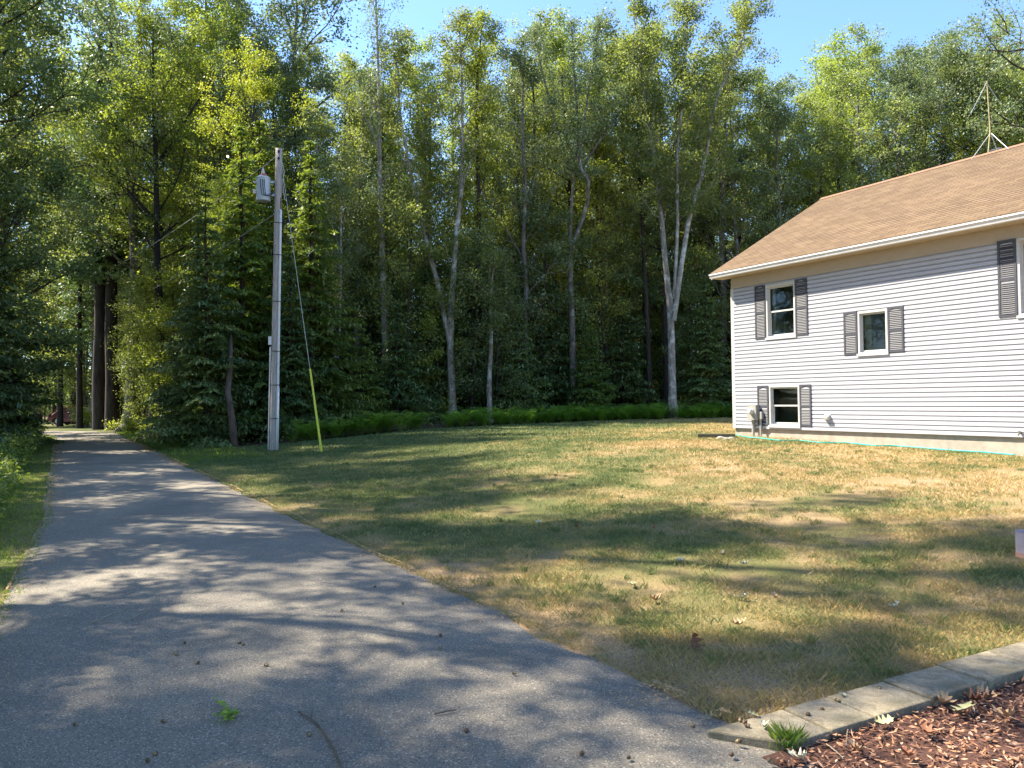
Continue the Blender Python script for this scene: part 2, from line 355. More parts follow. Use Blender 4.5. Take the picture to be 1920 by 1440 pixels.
# ------------------------------------------------------------------ leaves / trees
def kites(C, U, W, lc):
    n = len(C); V = np.empty((n, 4, 3)); V[:, 0] = C-U; V[:, 1] = C+W-U*.15; V[:, 2] = C+U; V[:, 3] = C-W-U*.15
    return V.reshape(-1, 3), np.arange(n*4).reshape(n, 4), lc
def unit(a): return a/(np.linalg.norm(a, axis=-1, keepdims=True)+1e-9)
def leafcloud(C, size, rng, lc, upbias=.6, ratio=.62):
    n = len(C); nrm = unit(rng.randn(n, 3)+np.array([0, 0, upbias])*1.5); a = unit(np.cross(nrm, rng.randn(n, 3))); b = np.cross(nrm, a)
    sz = size*(.65+.6*rng.rand(n))[:, None]
    return kites(C, a*sz*.5, b*sz*.5*ratio, lc)
def poly(rng, p0, d, L, n, up=0.0, wob=.12, sag=0):
    pts = [np.array(p0, float)]; d = unit(np.array(d, float)); st_ = L/n
    for i in range(n):
        d = unit(d+np.array([0, 0, up-sag*i/n])/n*2+rng.randn(3)*wob); pts.append(pts[-1]+d*st_)
    return np.array(pts)
def at(pts, u):
    k = u*(len(pts)-1); i = min(int(k), len(pts)-2); f = k-i; return pts[i]*(1-f)+pts[i+1]*f, unit(pts[i+1]-pts[i])
def broadleaf(name, seed, H=20, r0=.2, cb=.4, R=3.2, limbs=22, subs=6, twigs=4, lpt=22, size=.12, stems=None, up=.5, top=.35, lo=.6, spread=.20, wob=.03, slope=(.35, .9), bare=0.0, lean=(0, 0)):
    rng = np.random.RandomState(seed); tb = MB(); LC = []; LL = []
    if stems is None:
        zz = np.linspace(0, 1, 12); off = np.cumsum(rng.randn(12, 2)*wob*H/12*3, 0)*zz[:, None]
        stems = [(np.stack([off[:, 0]+lean[0]*zz*H, off[:, 1]+lean[1]*zz*H, zz*H], 1), r0, 1.0)]
    for (sp, sr, wgt) in stems:
        sp = np.array(sp, float); m = len(sp)
        zrel = np.linspace(0, 1, m); rad = sr*(1-zrel)**.75*.93+.02
        if sp[0, 2] < .1: rad[0] *= 1.35
        tb.tube(sp, rad, 9, cap=False)
        nl = int(limbs*wgt); zt = sp[-1, 2]
        for i in range(nl):
            hh = (i+rng.rand())/nl; z = H*cb+(zt-H*cb)*hh
            if z < sp[0, 2]: continue
            u = np.interp(z, sp[:, 2], zrel); p, _ = at(sp, min(u, .995))
            az = i*2.4+rng.rand()*1.2
            prof = lo+(1-lo)*math.sin(PI*min(hh*1.25, 1))**1.0 if hh < .4 else 1-(1-top)*((hh-.4)/.6)**1.4
            L = R*prof*rng.uniform(.55, 1.2); e = rng.uniform(*slope)+.5*hh
            d = np.array([math.cos(az)*math.cos(e), math.sin(az)*math.cos(e), math.sin(e)])
            lp = poly(rng, p, d, L, 6, up*.25, .13)
            lr = max(.012, sr*.30*(1-.6*hh)*min(1, L/3)); tb.tube(lp, np.linspace(lr, .008, 7), 5, cap=False)
            for j in range(subs):
                q = rng.uniform(.22, 1.0) if j else 1.0; pp, dd = at(lp, q*.999)
                d2 = unit(dd+rng.randn(3)*.75+np.array([0, 0, .15])); L2 = L*rng.uniform(.22, .5)*(1.25-.5*q)
                s2 = poly(rng, pp, d2, L2, 4, up*.1, .2); tb.tube(s2, np.linspace(lr*.45, .005, 5), 3, cap=False)
                for k in range(twigs):
                    q2 = rng.uniform(.2, 1.0) if k else 1.0; p3, d3 = at(s2, q2*.999); L3 = rng.uniform(.25, .7)*spread*3
                    s3 = poly(rng, p3, unit(d3+rng.randn(3)*.9), L3, 2, 0, .2); tb.tube(s3, [.006, .004, .003], 3, cap=False)
                    if rng.rand() < bare: continue
                    n = int(lpt*rng.uniform(.4, 1.6)); uu = rng.rand(n)**.7
                    C = s3[0]+(s3[-1]-s3[0])*uu[:, None]+rng.randn(n, 3)*spread*np.array([1, 1, .6])
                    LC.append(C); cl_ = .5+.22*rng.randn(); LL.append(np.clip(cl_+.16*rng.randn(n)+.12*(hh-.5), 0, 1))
    C = np.concatenate(LC); lc = np.concatenate(LL)
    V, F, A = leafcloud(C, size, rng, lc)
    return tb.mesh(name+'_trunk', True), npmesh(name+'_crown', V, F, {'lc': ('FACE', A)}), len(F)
def conifer(name, seed, H=14, r0=.16, R=2.6, whorls=26, per=5, base=.04, drop=.25, size=.10, dens=1.0, shape=1.0, ragged=.25):
    rng = np.random.RandomState(seed); tb = MB(); CC = []; UU = []; WW = []; LL = []
    zz = np.linspace(0, 1, 10); sp = np.stack([rng.randn(10)*.03, rng.randn(10)*.03, zz*H], 1); tb.tube(sp, r0*(1-zz)**.8+.012, 8, cap=False)
    for i in range(whorls):
        h = base+(1-base)*(i+rng.rand()*.8)/whorls; z = h*H
        for k in range(per):
            az = k*2*PI/per+i*1.1+rng.rand()*.7; L = R*(1.03-h)**shape*rng.uniform(1-ragged*1.6, 1+ragged)
            if L < .15: L = .15
            e = .25-.35*(1-h)+rng.randn()*.1; d = [math.cos(az)*math.cos(e), math.sin(az)*math.cos(e), math.sin(e)]
            bp = poly(rng, [0, 0, z], d, L, 5, 0, .05, sag=drop*1.2); tb.tube(bp, np.linspace(.012+.01*L, .004, 6), 3, cap=False)
            nt = max(3, int(L*9*dens)); tone = .45+.2*rng.randn()
            for j in range(nt):
                q = .12+.88*(j+rng.rand())/nt; p, dd = at(bp, min(q, .995)); side = 1 if j % 2 else -1
                lat = unit(np.cross(dd, [0, 0, 1.0]))*side; dl = unit(lat*1.0+dd*.8+np.array([0, 0, -.22])); Ls = L*.42*(1.08-q)+.12
                m = max(2, int(Ls/.085*dens)); u = (np.arange(m)+rng.rand(m))/m
                C = p+dl*(u*Ls)[:, None]+np.array([0, 0, -1])*(u**2*Ls*.22)[:, None]+rng.randn(m, 3)*np.array([.03, .03, .015])
                ax = unit(dl+rng.randn(m, 3)*.5+np.array([0, 0, -.1])); wv = unit(np.cross(ax, np.array([0, 0, 1.0])+rng.randn(m, 3)*.35))
                sz = size*(.7+.6*rng.rand(m))[:, None]
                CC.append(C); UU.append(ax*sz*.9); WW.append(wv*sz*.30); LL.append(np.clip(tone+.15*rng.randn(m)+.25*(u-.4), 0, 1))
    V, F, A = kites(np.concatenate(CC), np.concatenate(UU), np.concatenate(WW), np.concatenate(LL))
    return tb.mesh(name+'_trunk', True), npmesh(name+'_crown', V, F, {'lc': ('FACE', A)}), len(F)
def shrub(name, seed, R=1.0, H=1.4, stems=14, lpt=14, size=.08):
    rng = np.random.RandomState(seed); tb = MB(); C = []; L = []
    for i in range(stems):
        az = rng.rand()*2*PI; p = poly(rng, [0.1*math.cos(az), .1*math.sin(az), 0], [math.cos(az)*.6*R/H, math.sin(az)*.6*R/H, 1], H*rng.uniform(.6, 1.1), 5, -.1, .12)
        tb.tube(p, np.linspace(.012, .004, 6), 3, cap=False)
        for j in range(8):
            q, dd = at(p, rng.uniform(.25, .999)); t = poly(rng, q, unit(dd+rng.randn(3)*.9), .35*R, 3, 0, .2); tb.tube(t, [.005, .004, .003, .002], 3, cap=False)
            n = lpt; cc = t[0]+(t[-1]-t[0])*rng.rand(n)[:, None]+rng.randn(n, 3)*.09*R; C.append(cc); L.append(np.clip(.5+.2*rng.randn()+.15*rng.randn(n), 0, 1))
    V, F, A = leafcloud(np.concatenate(C), size, rng, np.concatenate(L), 1.0)
    return tb.mesh(name+'_stem', True), npmesh(name+'_crown', V, F, {'lc': ('FACE', A)}), len(F)
total = 0
def place(name, proto, x, y, scale=1.0, rz=0, leaf='leaf_mid', bark='bark_grey', sz=None, z=None, **kw):
    global total
    tm, cm, n = proto; total += n
    o = empty(name, (x, y, float(gz(x, y))-.03 if z is None else z), rz, **kw)
    o.scale = (scale, scale, sz or scale)
    for nm, me_, mt in (('trunk' if name.endswith('tree') or name in ('hemlock', 'sapling', 'white_pine') else 'stem', tm, M[bark]), ('crown', cm, M[leaf])):
        if not me_.materials: me_.materials.append(mt)
        c = bpy.data.objects.new(nm, me_); COL.objects.link(c); c.parent = o
        c.material_slots[0].link = 'OBJECT'; c.material_slots[0].material = mt
    return o
PR = {}
PR['a'] = broadleaf('a', 1, 20, .19, .22, 4.0, 24, 6, 4, 29, size=.125, spread=.22, top=.5, slope=(.15, .8))
PR['b'] = broadleaf('b', 2, 20, .17, .18, 3.4, 27, 6, 4, 29, size=.125, spread=.22, top=.5, slope=(.3, 1.0))
PR['c'] = broadleaf('c', 3, 20, .22, .32, 5.0, 26, 7, 5, 28, size=.13, spread=.23, top=.55, slope=(.1, .8))
PR['d'] = broadleaf('d', 4, 20, .15, .20, 2.7, 30, 5, 4, 25, size=.12, slope=(.5, 1.1), bare=.1, spread=.24)
PR['lace'] = broadleaf('lace', 12, 20, .2, .30, 4.0, 19, 6, 4, 32, size=.15, slope=(.1, .8), spread=.22, bare=.1)
PR['sparse'] = broadleaf('sparse', 6, 20, .16, .45, 2.4, 20, 5, 4, 9, size=.13, slope=(.7, 1.1), bare=.15)
PR['full'] = broadleaf('full', 7, 20, .24, .10, 4.6, 42, 7, 5, 27, size=.135, slope=(.0, .8), spread=.24, top=.5)
PR['sap'] = broadleaf('sap', 8, 7, .045, .08, 1.7, 22, 4, 4, 22, size=.11, slope=(.1, .8), spread=.2)
PR['sap2'] = broadleaf('sap2', 9, 9, .06, .05, 2.4, 28, 5, 4, 22, size=.115, slope=(.0, .7), spread=.21)
PR['hem'] = conifer('hem', 20, 13, .17, 3.0, 34, 7, size=.15, dens=1.15)
PR['hem2'] = conifer('hem2', 21, 6, .07, 2.0, 24, 7, base=.02, dens=1.2, size=.12)
PR['pine'] = conifer('pine', 22, 22, .34, 3.6, 24, 5, base=.33, size=.17, dens=.85, shape=.6, ragged=.45)
PR['shr'] = shrub('shr', 30); PR['shr2'] = shrub('shr2', 31, 1.3, .9, 18, 14, .09)

# ------------------------------------------------------------------ house (local x: along the front to the right, y: into the house, z up)
HA = math.atan2(-0.861, 0.508)
hc = P(1377.6, 802, 21.5)
HZ = hc[2]-.265
print('house corner', hc, HZ, gz(hc[0], hc[1]))
house = empty('split_level_house', (hc[0], hc[1], HZ), HA, label='white clapboard house with tan shingle roof and grey shutters beside the lawn', category='house')
A2 = np.array([0.508, -0.861]); B2 = np.array([0.861, 0.508])
def wallpt(px, py, b=0.0):
    d = ray(px, py); o = np.array([0, 0, EYE]); n = np.array([B2[0], B2[1], 0]); p0 = np.array([hc[0], hc[1], 0])
    t = (np.dot(n, p0-o)+b)/np.dot(n, d); p = o+d*t
    return np.dot(p[:2]-hc[:2], A2), p[2]-HZ
Lh, Dh = 15.0, 8.9; ZF, ZS, ZT = .265, 4.14, 4.45
print('siding top at', wallpt(1870, 456), wallpt(1368, 542))
white = simple('white_vinyl', (.43, .43, .458), (.39, .39, .42), 3, .45, spec=.4)
trimw = simple('white_trim', (.54, .53, .50), (.48, .47, .44), 5, .4, spec=.4)
beige = simple('beige_soffit', (.43, .365, .29), (.39, .33, .26), 4, .6)
conc = simple('foundation_concrete', (.42, .37, .30), (.30, .26, .21), 6, .9, bstr=.4)
shut = simple('shutter_grey', (.075, .075, .09), (.06, .06, .072), 8, .5)
gut = simple('gutter_white', (.66, .67, .68), (.56, .56, .56), 3, .4)
def rectpx(x0, x1, yt, yb):          # window edges measured on the photo at the left edge of the item
    a0, zt = wallpt(x0, yt); a1, _ = wallpt(x1, yt); _, zb = wallpt(x0, yb); return a0, a1, zb, zt
W1 = rectpx(1436.5, 1492, 536.5, 635.5); W2 = rectpx(1608.5, 1665.5, 584.5, 665.5); W3 = rectpx(1442.5, 1500.5, 722.5, 798.5)
a0, zt = wallpt(1907, 448); _, zb = wallpt(1910, 594); W4 = (a0, a0+1.75, zb, zt)
wins = [W1, W2, W3, W4]; print('windows', np.round(wins, 2).tolist())
# siding: separate lapped courses, cut round the windows
mb = MB(); cz = np.linspace(ZF, ZS, 39)
for z0, z1 in zip(cz[:-1], cz[1:]):
    zs = sorted({z0, z0+(z1-z0)*.70, z0+(z1-z0)*.79, z1} | {z for w_ in wins for z in (w_[2], w_[3]) if z0 < z < z1})
    for u0, u1 in zip(zs[:-1], zs[1:]):
        mid = (u0+u1)/2; segs = [(0.0, Lh)]
        for w_ in wins:
            if w_[2] < mid < w_[3]:
                segs = [q for (p, r) in segs for q in ((p, min(r, w_[0])), (max(p, w_[1]), r)) if q[1]-q[0] > .001]
        pf = lambda z: -.034+.030*min(1, max(0, ((z-z0)/(z1-z0)-.70)/.09))
        for p, r in segs:
            mb.add([(p, pf(u0), u0), (r, pf(u0), u0), (r, pf(u1), u1), (p, pf(u1), u1)], [(0, 1, 2, 3)])
            if u0 == z0: mb.add([(p, -.004, u0), (r, -.004, u0), (r, -.034, u0), (p, -.034, u0)], [(0, 1, 2, 3)])
mb.obj('siding', white, house)
mb = MB()   # gable end wall siding, far end and back
mb.add([(0.0, 0.01, ZF), (0, Dh, ZF), (0, Dh, ZT), (0, Dh/2, ZT+.56*Dh/2), (0, .01, ZT)], [(0, 4, 3, 2, 1)])
mb.add([(Lh, 0.01, ZF), (Lh, Dh, ZF), (Lh, Dh, ZT), (Lh, Dh/2, ZT+.56*Dh/2), (Lh, .01, ZT)], [(0, 1, 2, 3, 4)])
mb.add([(0, Dh, ZF), (Lh, Dh, ZF), (Lh, Dh, ZT), (0, Dh, ZT)], [(0, 1, 2, 3)])
mb.obj('end_wall', white, house)
inn = simple('room_paint', (.62, .58, .47), (.56, .52, .42), 2, .8)
mb = MB()
for w_, dp in zip(wins, (1.3, .5, 1.0, 1.6)):   # rooms seen through the glass
    a, b_, c, d_ = w_[0]-.5, w_[1]+.7, w_[2]-.35, w_[3]+.25
    x0, x1, z0, z1 = a, b_, c, d_
    mb.add([(x0, .16, z0), (x1, .16, z0), (x1, dp, z0), (x0, dp, z0), (x0, .16, z1), (x1, .16, z1), (x1, dp, z1), (x0, dp, z1)], [(0, 1, 2, 3), (4, 7, 6, 5), (3, 2, 6, 7), (0, 3, 7, 4), (1, 5, 6, 2)])
mb.obj('interior', inn, house)
MB().box((0, .03, -.35), (Lh, Dh-.03, ZF+.0)).obj('foundation', conc, house)
MB().box((-.02, -.035, ZF-.01), (.075, .0, ZS)).box((-.035, -.035, ZF-.01), (-.0205, .08, ZS)).obj('corner_board', trimw, house)
MB().box((-.02, -.03, ZS+.001), (Lh, .0, ZT)).obj('frieze', beige, house)
OH, AG = .40, .37
MB().box((-AG, -OH, ZT), (Lh+AG, .01, ZT+.02)).obj('soffit', beige, house)
# roof
def roofmat():
    m, n, b = newmat('shingle'); b.inputs['Roughness'].default_value = .9; b.inputs['Specular IOR Level'].default_value = .2
    c = N(n, 'ShaderNodeTexCoord'); br = N(n, 'ShaderNodeTexBrick'); br.offset = .5; br.squash = 1
    mp = N(n, 'ShaderNodeMapping'); n.links.new(c.outputs['Object'], mp.inputs[0]); n.links.new(mp.outputs[0], br.inputs[0])
    br.inputs['Scale'].default_value = 1; br.inputs['Brick Width'].default_value = .30; br.inputs['Row Height'].default_value = .122; br.inputs['Mortar Size'].default_value = .010; br.inputs['Mortar Smooth'].default_value = .4
    br.inputs['Color1'].default_value = (.14, .093, .055, 1); br.inputs['Color2'].default_value = (.195, .133, .08, 1); br.inputs['Mortar'].default_value = (.085, .055, .036, 1)
    f = ramp(n, noise(n, 40, 4, .7), [(.3, (.8,)*3), (.7, (1.15,)*3)]); l = ramp(n, noise(n, .7, 4, .6), [(.3, (.88, .87, .86)), (.7, (1.1, 1.09, 1.08))])
    x = mix(n, mix(n, br.outputs[0], f, 1., 'MULTIPLY'), l, 1., 'MULTIPLY'); n.links.new(x, b.inputs['Base Color'])
    bump(n, b, br.outputs[1], -.5, .01); return m
SL = .56; y0 = -OH-.03; run = Dh/2-y0; ze = ZT+.15; zr = ze+SL*run
mb = MB(); th = .035
nR = 42
for i in range(nR):     # real lapped shingle courses
    f0, f1 = i/nR, (i+1)/nR
    for sgn in (0, 1):
        yy = lambda f: (y0+run*f) if not sgn else (Dh-y0-run*f)
        za, zb_ = ze+SL*run*f0+.012, ze+SL*run*f1+.004
        V = [(-AG-.03, yy(f0), za), (Lh+AG+.03, yy(f0), za), (Lh+AG+.03, yy(f1), zb_), (-AG-.03, yy(f1), zb_), (-AG-.03, yy(f0), za-.014), (Lh+AG+.03, yy(f0), za-.014)]
        mb.add(V, [(0, 1, 2, 3) if not sgn else (3, 2, 1, 0), (4, 5, 1, 0) if not sgn else (0, 1, 5, 4)])
# closed ends and underside
for xx, o_ in ((-AG-.03, 1), (Lh+AG+.03, -1)):
    mb.add([(xx, y0, ze-th), (xx, y0, ze), (xx, Dh/2, zr), (xx, Dh-y0, ze), (xx, Dh-y0, ze-th), (xx, Dh/2, zr-th)], [(0, 1, 2, 5), (5, 2, 3, 4)])
mb.add([(-AG-.03, y0, ze-th), (Lh+AG+.03, y0, ze-th), (Lh+AG+.03, Dh/2, zr-th), (-AG-.03, Dh/2, zr-th), (-AG-.03, Dh-y0, ze-th), (Lh+AG+.03, Dh-y0, ze-th)], [(0, 3, 2, 1), (3, 4, 5, 2)])
mb.add([(-AG-.03, y0, ze-th), (Lh+AG+.03, y0, ze-th), (Lh+AG+.03, y0, ze+.0), (-AG-.03, y0, ze)], [(0, 1, 2, 3)])
roof = mb.obj('roof', roofmat(), house)
rc = MB(); q = Dh/2
rc.add([(-AG-.05, q-.13, zr-.13*SL+.02), (Lh+AG+.05, q-.13, zr-.13*SL+.02), (Lh+AG+.05, q, zr+.035), (-AG-.05, q, zr+.035), (Lh+AG+.05, q+.13, zr-.13*SL+.02), (-AG-.05, q+.13, zr-.13*SL+.02), (-AG-.05, q, zr-.02), (Lh+AG+.05, q, zr-.02)], [(0, 1, 2, 3), (3, 2, 4, 5), (0, 3, 6), (3, 5, 6), (1, 7, 2), (2, 7, 4)])
rc.obj('ridge_cap', simple('ridge_shingle', (.20, .11, .065), (.28, .16, .10), 12, .9), roof)
gm = MB()   # gutter with an ogee-like face
prof = [(-OH-.005, ZT+.115), (-OH-.12, ZT+.115), (-OH-.125, ZT+.085), (-OH-.10, ZT+.05), (-OH-.085, ZT+.0), (-OH-.005, ZT-.005)]
V = [(x_, y_, z_) for x_ in (-AG, Lh+AG) for y_, z_ in prof]; k_ = len(prof)
gm.add(V, [(i, (i+1) % k_, (i+1) % k_+k_, i+k_)[::-1] for i in range(1, k_)]+[tuple(range(k_)), tuple(range(k_, 2*k_))[::-1]])
gm.obj('gutter', gut, house)
MB().box((-AG-.005, -OH+.001, ZT+.021), (Lh, -OH+.02, ZT+.15)).obj('fascia', trimw, house)
rk = MB()   # rake boards at the gable
for xx in (-AG-.025, Lh+AG):
    for sg in (0, 1):
        rk = MB()
        yy = [-OH, Dh/2] if not sg else [Dh+OH, Dh/2]
        zz_ = [ze-th-.003+SL*.03, zr-th-.003]
        V = [(xx+dx, yv, zv+dz_) for dx in (0, .025) for yv, zv in zip(yy, zz_) for dz_ in (-.15, 0)]
        rk.add(V, [(0, 1, 3, 2), (4, 6, 7, 5), (0, 4, 5, 1), (2, 3, 7, 6), (0, 2, 6, 4), (1, 5, 7, 3)])
        rk.obj('rake_board', trimw, house)

def glassmat():
    m, n, b = newmat('window_glass'); g = N(n, 'ShaderNodeBsdfGlossy'); g.inputs[1 if g.inputs[1].name == 'Roughness' else 'Roughness'].default_value = .02
    g.inputs['Color'].default_value = (.9, .95, 1, 1)
    t = N(n, 'ShaderNodeBsdfTransparent'); t.inputs[0].default_value = (.62, .66, .64, 1); fr = N(n, 'ShaderNodeFresnel'); fr.inputs[0].default_value = 1.3
    x = N(n, 'ShaderNodeMixShader'); n.links.new(fr.outputs[0], x.inputs[0]); n.links.new(t.outputs[0], x.inputs[1]); n.links.new(g.outputs[0], x.inputs[2])
    n.links.new(x.outputs[0], n.nodes['Material Output'].inputs[0]); return m
GL = glassmat()
def ring(mb, a0, a1, z0, z1, wd, ya, yb):
    mb.box((a0, ya, z0), (a0+wd, yb, z1)); mb.box((a1-wd, ya, z0), (a1, yb, z1))
    mb.box((a0+wd, ya+.002, z0), (a1-wd, yb-.002, z0+wd)); mb.box((a0+wd, ya+.002, z1-wd), (a1-wd, yb-.002, z1))
def window(w_, kind, label):
    a0, a1, z0, z1 = w_; fr = MB(); ring(fr, a0, a1, z0, z1, .055, -.035, .15)
    f = fr.obj('window', trimw, house, label=label)
    MB().box((a0-.015, -.06, z0-.035), (a1+.015, -.0365, z0+.02)).obj('sill', trimw, f)
    i0, i1, b0, b1 = a0+.055, a1-.055, z0+.055, z1-.055
    s_ = MB(); g_ = MB()
    if kind == 'double':
        m_ = (b0+b1)/2
        ring(s_, i0, i1, m_-.02, b1, .04, .03, .06); ring(s_, i0, i1, b0, m_+.022, .045, .065, .095)
        g_.box((i0+.04, .043, m_+.02), (i1-.04, .047, b1-.04)); g_.box((i0+.045, .078, b0+.045), (i1-.045, .082, m_-.022))
    else:
        ring(s_, i0, i1, b0, b1, .04, .03, .07); g_.box((i0+.04, .048, b0+.04), (i1-.04, .052, b1-.04))
    s_.obj('sash', trimw, f); g_.obj('pane', GL, f)
    return f
f1 = window(W1, 'double', 'upper left double-hung window'); f2 = window(W2, 'single', 'small single-pane window in the middle of the wall')
f3 = window(W3, 'double', 'lower double-hung window near the foundation'); f4 = window(W4, 'single', 'large window at the right of the wall')
cur = simple('curtain', (.75, .68, .48), (.68, .60, .42), 10, .9)
MB().box((W2[0]+.10, .11, W2[2]+.06), (W2[0]+.27, .13, W2[3]-.06)).obj('curtain', cur, f2)
MB().box((W1[0]+.10, .12, W1[2]+.06), (W1[0]+.20, .14, W1[3]-.06)).obj('curtain', cur, f1)
for k in (W1[3]-.42, W1[3]-.95): MB().box((W1[0]+.35, .9, k), (W1[1]+.1, 1.0, k+.035)).obj('blind_rail', trimw, f1)
MB().box((W4[0]+.14, .12, W4[2]+.06), (W4[0]+.5, .14, W4[3]-.06)).obj('curtain', cur, f4)
def shutter(a0, a1, z0, z1):
    f = MB(); ring(f, a0, a1, z0, z1, .04, -.052, -.0225)
    mz = (z0+z1)/2-.02; f.box((a0+.04, -.05, mz-.025), (a1-.04, -.0225, mz+.025)); f.box((a0+.041, -.030, z0+.04), (a1-.041, -.0225, z1-.04))
    # arched head of the upper panel
    k_ = 8; V = [(a0+.04+(a1-a0-.08)*i/k_, yv, z1-.04-.05*(1-math.sin(PI*i/k_))) for yv in (-.05, -.031) for i in range(k_+1)]
    V += [(a0+.04+(a1-a0-.08)*i/k_, yv, z1-.041) for yv in (-.05, -.031) for i in range(k_+1)]; n1 = k_+1
    F = [(i, i+1, 2*n1+i+1, 2*n1+i) for i in range(k_)]+[(i, n1+i, n1+i+1, i+1) for i in range(k_)]; f.add(V, F)
    o = f.obj('shutter', shut, house)
    l = MB(); z = z0+.06
    while z < z1-.08:
        if abs(z+.015-mz) > .045:
            V = [(x_, yv, zv) for x_ in (a0+.04, a1-.04) for yv, zv in ((-.049, z), (-.031, z+.026), (-.031, z+.018), (-.049, z-.006))]
            l.add(V, [(0, 4, 5, 1), (3, 2, 6, 7), (0, 3, 7, 4)])
        z += .040
    l.obj('louvres', shut, o); return o
def shpair(w_, xl, xr, yt, yb, left=True, right=True):
    _, zt = wallpt(xl, yt); _, zb = wallpt(xl, yb); a, _ = wallpt(xl, yt); b_, _ = wallpt(xr, yt)
    if left: shutter(a, w_[0]-.004, zb, zt)
    if right: shutter(w_[1]+.004, b_, zb, zt)
shpair(W1, 1416.8, 1515.3, 537.5, 637); shpair(W2, 1583.5, 1695.5, 586, 666.5); shpair(W3, 1422, 1522.4, 723.5, 797)
a, zt = wallpt(1871.7, 453); _, zb = wallpt(1871.7, 596); shutter(a, W4[0]-.004, zb, zt)
# meter, conduits, vent, spigot
metal = simple('grey_metal_box', (.36, .35, .31), (.28, .27, .24), 6, .5); pvc = simple('pvc_grey', (.38, .37, .33), (.30, .29, .26), 5, .5)
a, zt = wallpt(1410, 760); b_, _ = wallpt(1427.5, 760); _, zb = wallpt(1410, 787)
b_ = a+.30
m_ = MB().box((a, -.19, zb), (b_, -.0225, zt)).box((a-.012, -.195, zt), (b_+.012, -.0225, zt+.012)).obj('meter_box', metal, house, bevel=.008)
me_ = MB(); c_ = ((a+b_)/2, 0, (zb+zt)/2+.04)
V = []; prof = [(.085, -.19), (.085, -.21), (.075, -.215), (.072, -.27), (.05, -.30), (.0, -.305)]
nn_ = 16; V = [(c_[0]+r_*math.cos(q_), y_, c_[2]+r_*math.sin(q_)) for r_, y_ in prof for q_ in np.arange(nn_)*2*PI/nn_]
me_.add(V, [(i*nn_+j, i*nn_+(j+1) % nn_, (i+1)*nn_+(j+1) % nn_, (i+1)*nn_+j) for i in range(len(prof)-1) for j in range(nn_)])
me_.obj('meter', simple('meter_glass', (.62, .62, .58), (.4, .4, .38), 20, .15, spec=.6), m_)
for dx, r_, top in ((.10, .038, zb), (.36, .028, zb+.18)):
    MB().tube([(a+dx, -.08, -.15), (a+dx, -.08, top)], r_, 10).obj('conduit', pvc, house)
MB().box((b_+.02, -.12, zb+.02), (b_+.13, -.0225, zb+.22)).obj('junction_box', metal, house, bevel=.006)
a, z = wallpt(1549, 775); _, zb = wallpt(1549, 786)
vh = MB().box((a-.02, -.032, z-.20), (a+.16, -.0225, z+.0)); V = [(a, -.03, z-.02), (a+.14, -.03, z-.02), (a+.14, -.15, z-.09), (a, -.15, z-.09), (a, -.03, z-.16), (a+.14, -.03, z-.16), (a+.14, -.13, z-.15), (a, -.13, z-.15)]
vh.add(V, [(0, 3, 2, 1), (0, 4, 7, 3), (1, 2, 6, 5), (3, 7, 6, 2)]); vh.obj('dryer_vent', trimw, house)
a, z = wallpt(1916, 812)
MB().tube([(a, 0, z), (a, -.10, z), (a, -.13, z-.04)], .015, 8).lathe([(.03, 0), (.03, .012)], (a, -.08, z+.03), 8).obj('spigot', simple('brass', (.25, .2, .12), None, 8, .4, 1), house)
ys_ = MB()
# antenna on the ridge
def hl(x, y, z): # house local -> world
    return np.array([hc[0]+A2[0]*x+B2[0]*y, hc[1]+A2[1]*x+B2[1]*y, HZ+z])
d = ray(1853, 297); n = np.array([B2[0], B2[1], 0]); t_ = (np.dot(n, np.array([hc[0], hc[1], 0]))+Dh/2)/np.dot(n, d)
ap = np.array([0, 0, EYE])+d*t_; ar = np.dot(ap[:2]-hc[:2], A2); print('antenna at', ar)
base = hl(ar, Dh/2, zr+.03); Ya = base[1]
ant = empty('roof_antenna', tuple(base), 0, label='thin yellowish antenna mast on tripod feet on the roof ridge', category='antenna')
ym = simple('weathered_yellow_metal', (.55, .45, .18), (.40, .33, .16), 9, .5); gm2 = simple('galvanised', (.55, .55, .54), (.4, .4, .4), 12, .45, .3)
def L_(px, py, dy=0): return tuple(P(px, py, Ya+dy)-base)
MB().tube([(0, 0, -.05), L_(1856.5, 245), L_(1850.5, 152)], .014, 8).obj('mast', ym, ant)
for a_, b_ in (((1850, 155), (1820, 213)), ((1850, 155), (1877, 197))):
    MB().tube([L_(*a_), L_(*b_)], .007, 6).obj('rod', gm2, ant)
for end in ((-.35, -.12, -.10), (.55, -.1, -.08), (.1, .5, -.3)):
    dirx = A2*end[0]+B2*end[1]
    MB().tube([L_(1857.5, 249), (dirx[0], dirx[1], end[2])], .009, 6).obj('leg', gm2, ant)
MB().tube([L_(1854, 283), L_(1878, 277)], .012, 6).obj('brace', gm2, ant)
# hose along the foundation
hp = []
for px, py in [(1380, 817), (1400, 822), (1425, 823), (1460, 828), (1500, 828), (1540, 832), (1590, 833), (1640, 838), (1690, 837), (1740, 843), (1800, 845), (1850, 849), (1900, 851), (1930, 853)]:
    g = G(px, py); s_, t_ = st(g[0], g[1]); t_ = min(t_, st(hc[0], hc[1])[1]-.07); g2 = xy(s_, t_); hp.append((g2[0], g2[1], float(gz(*g2))+.03))
hp = np.array(hp); uu = np.linspace(0, len(hp)-1, 90); hp = np.stack([np.interp(uu, np.arange(len(hp)), hp[:, i]) for i in range(3)], 1)
hp[:, :2] += np.outer(np.sin(uu*2.3)*.03, RN); MB().tube(hp, .017, 8).obj('garden_hose', simple('hose_teal', (.03, .42, .33), (.02, .34, .28), 6, .4), smooth=True, label='teal green garden hose lying along the foot of the house wall', category='hose')

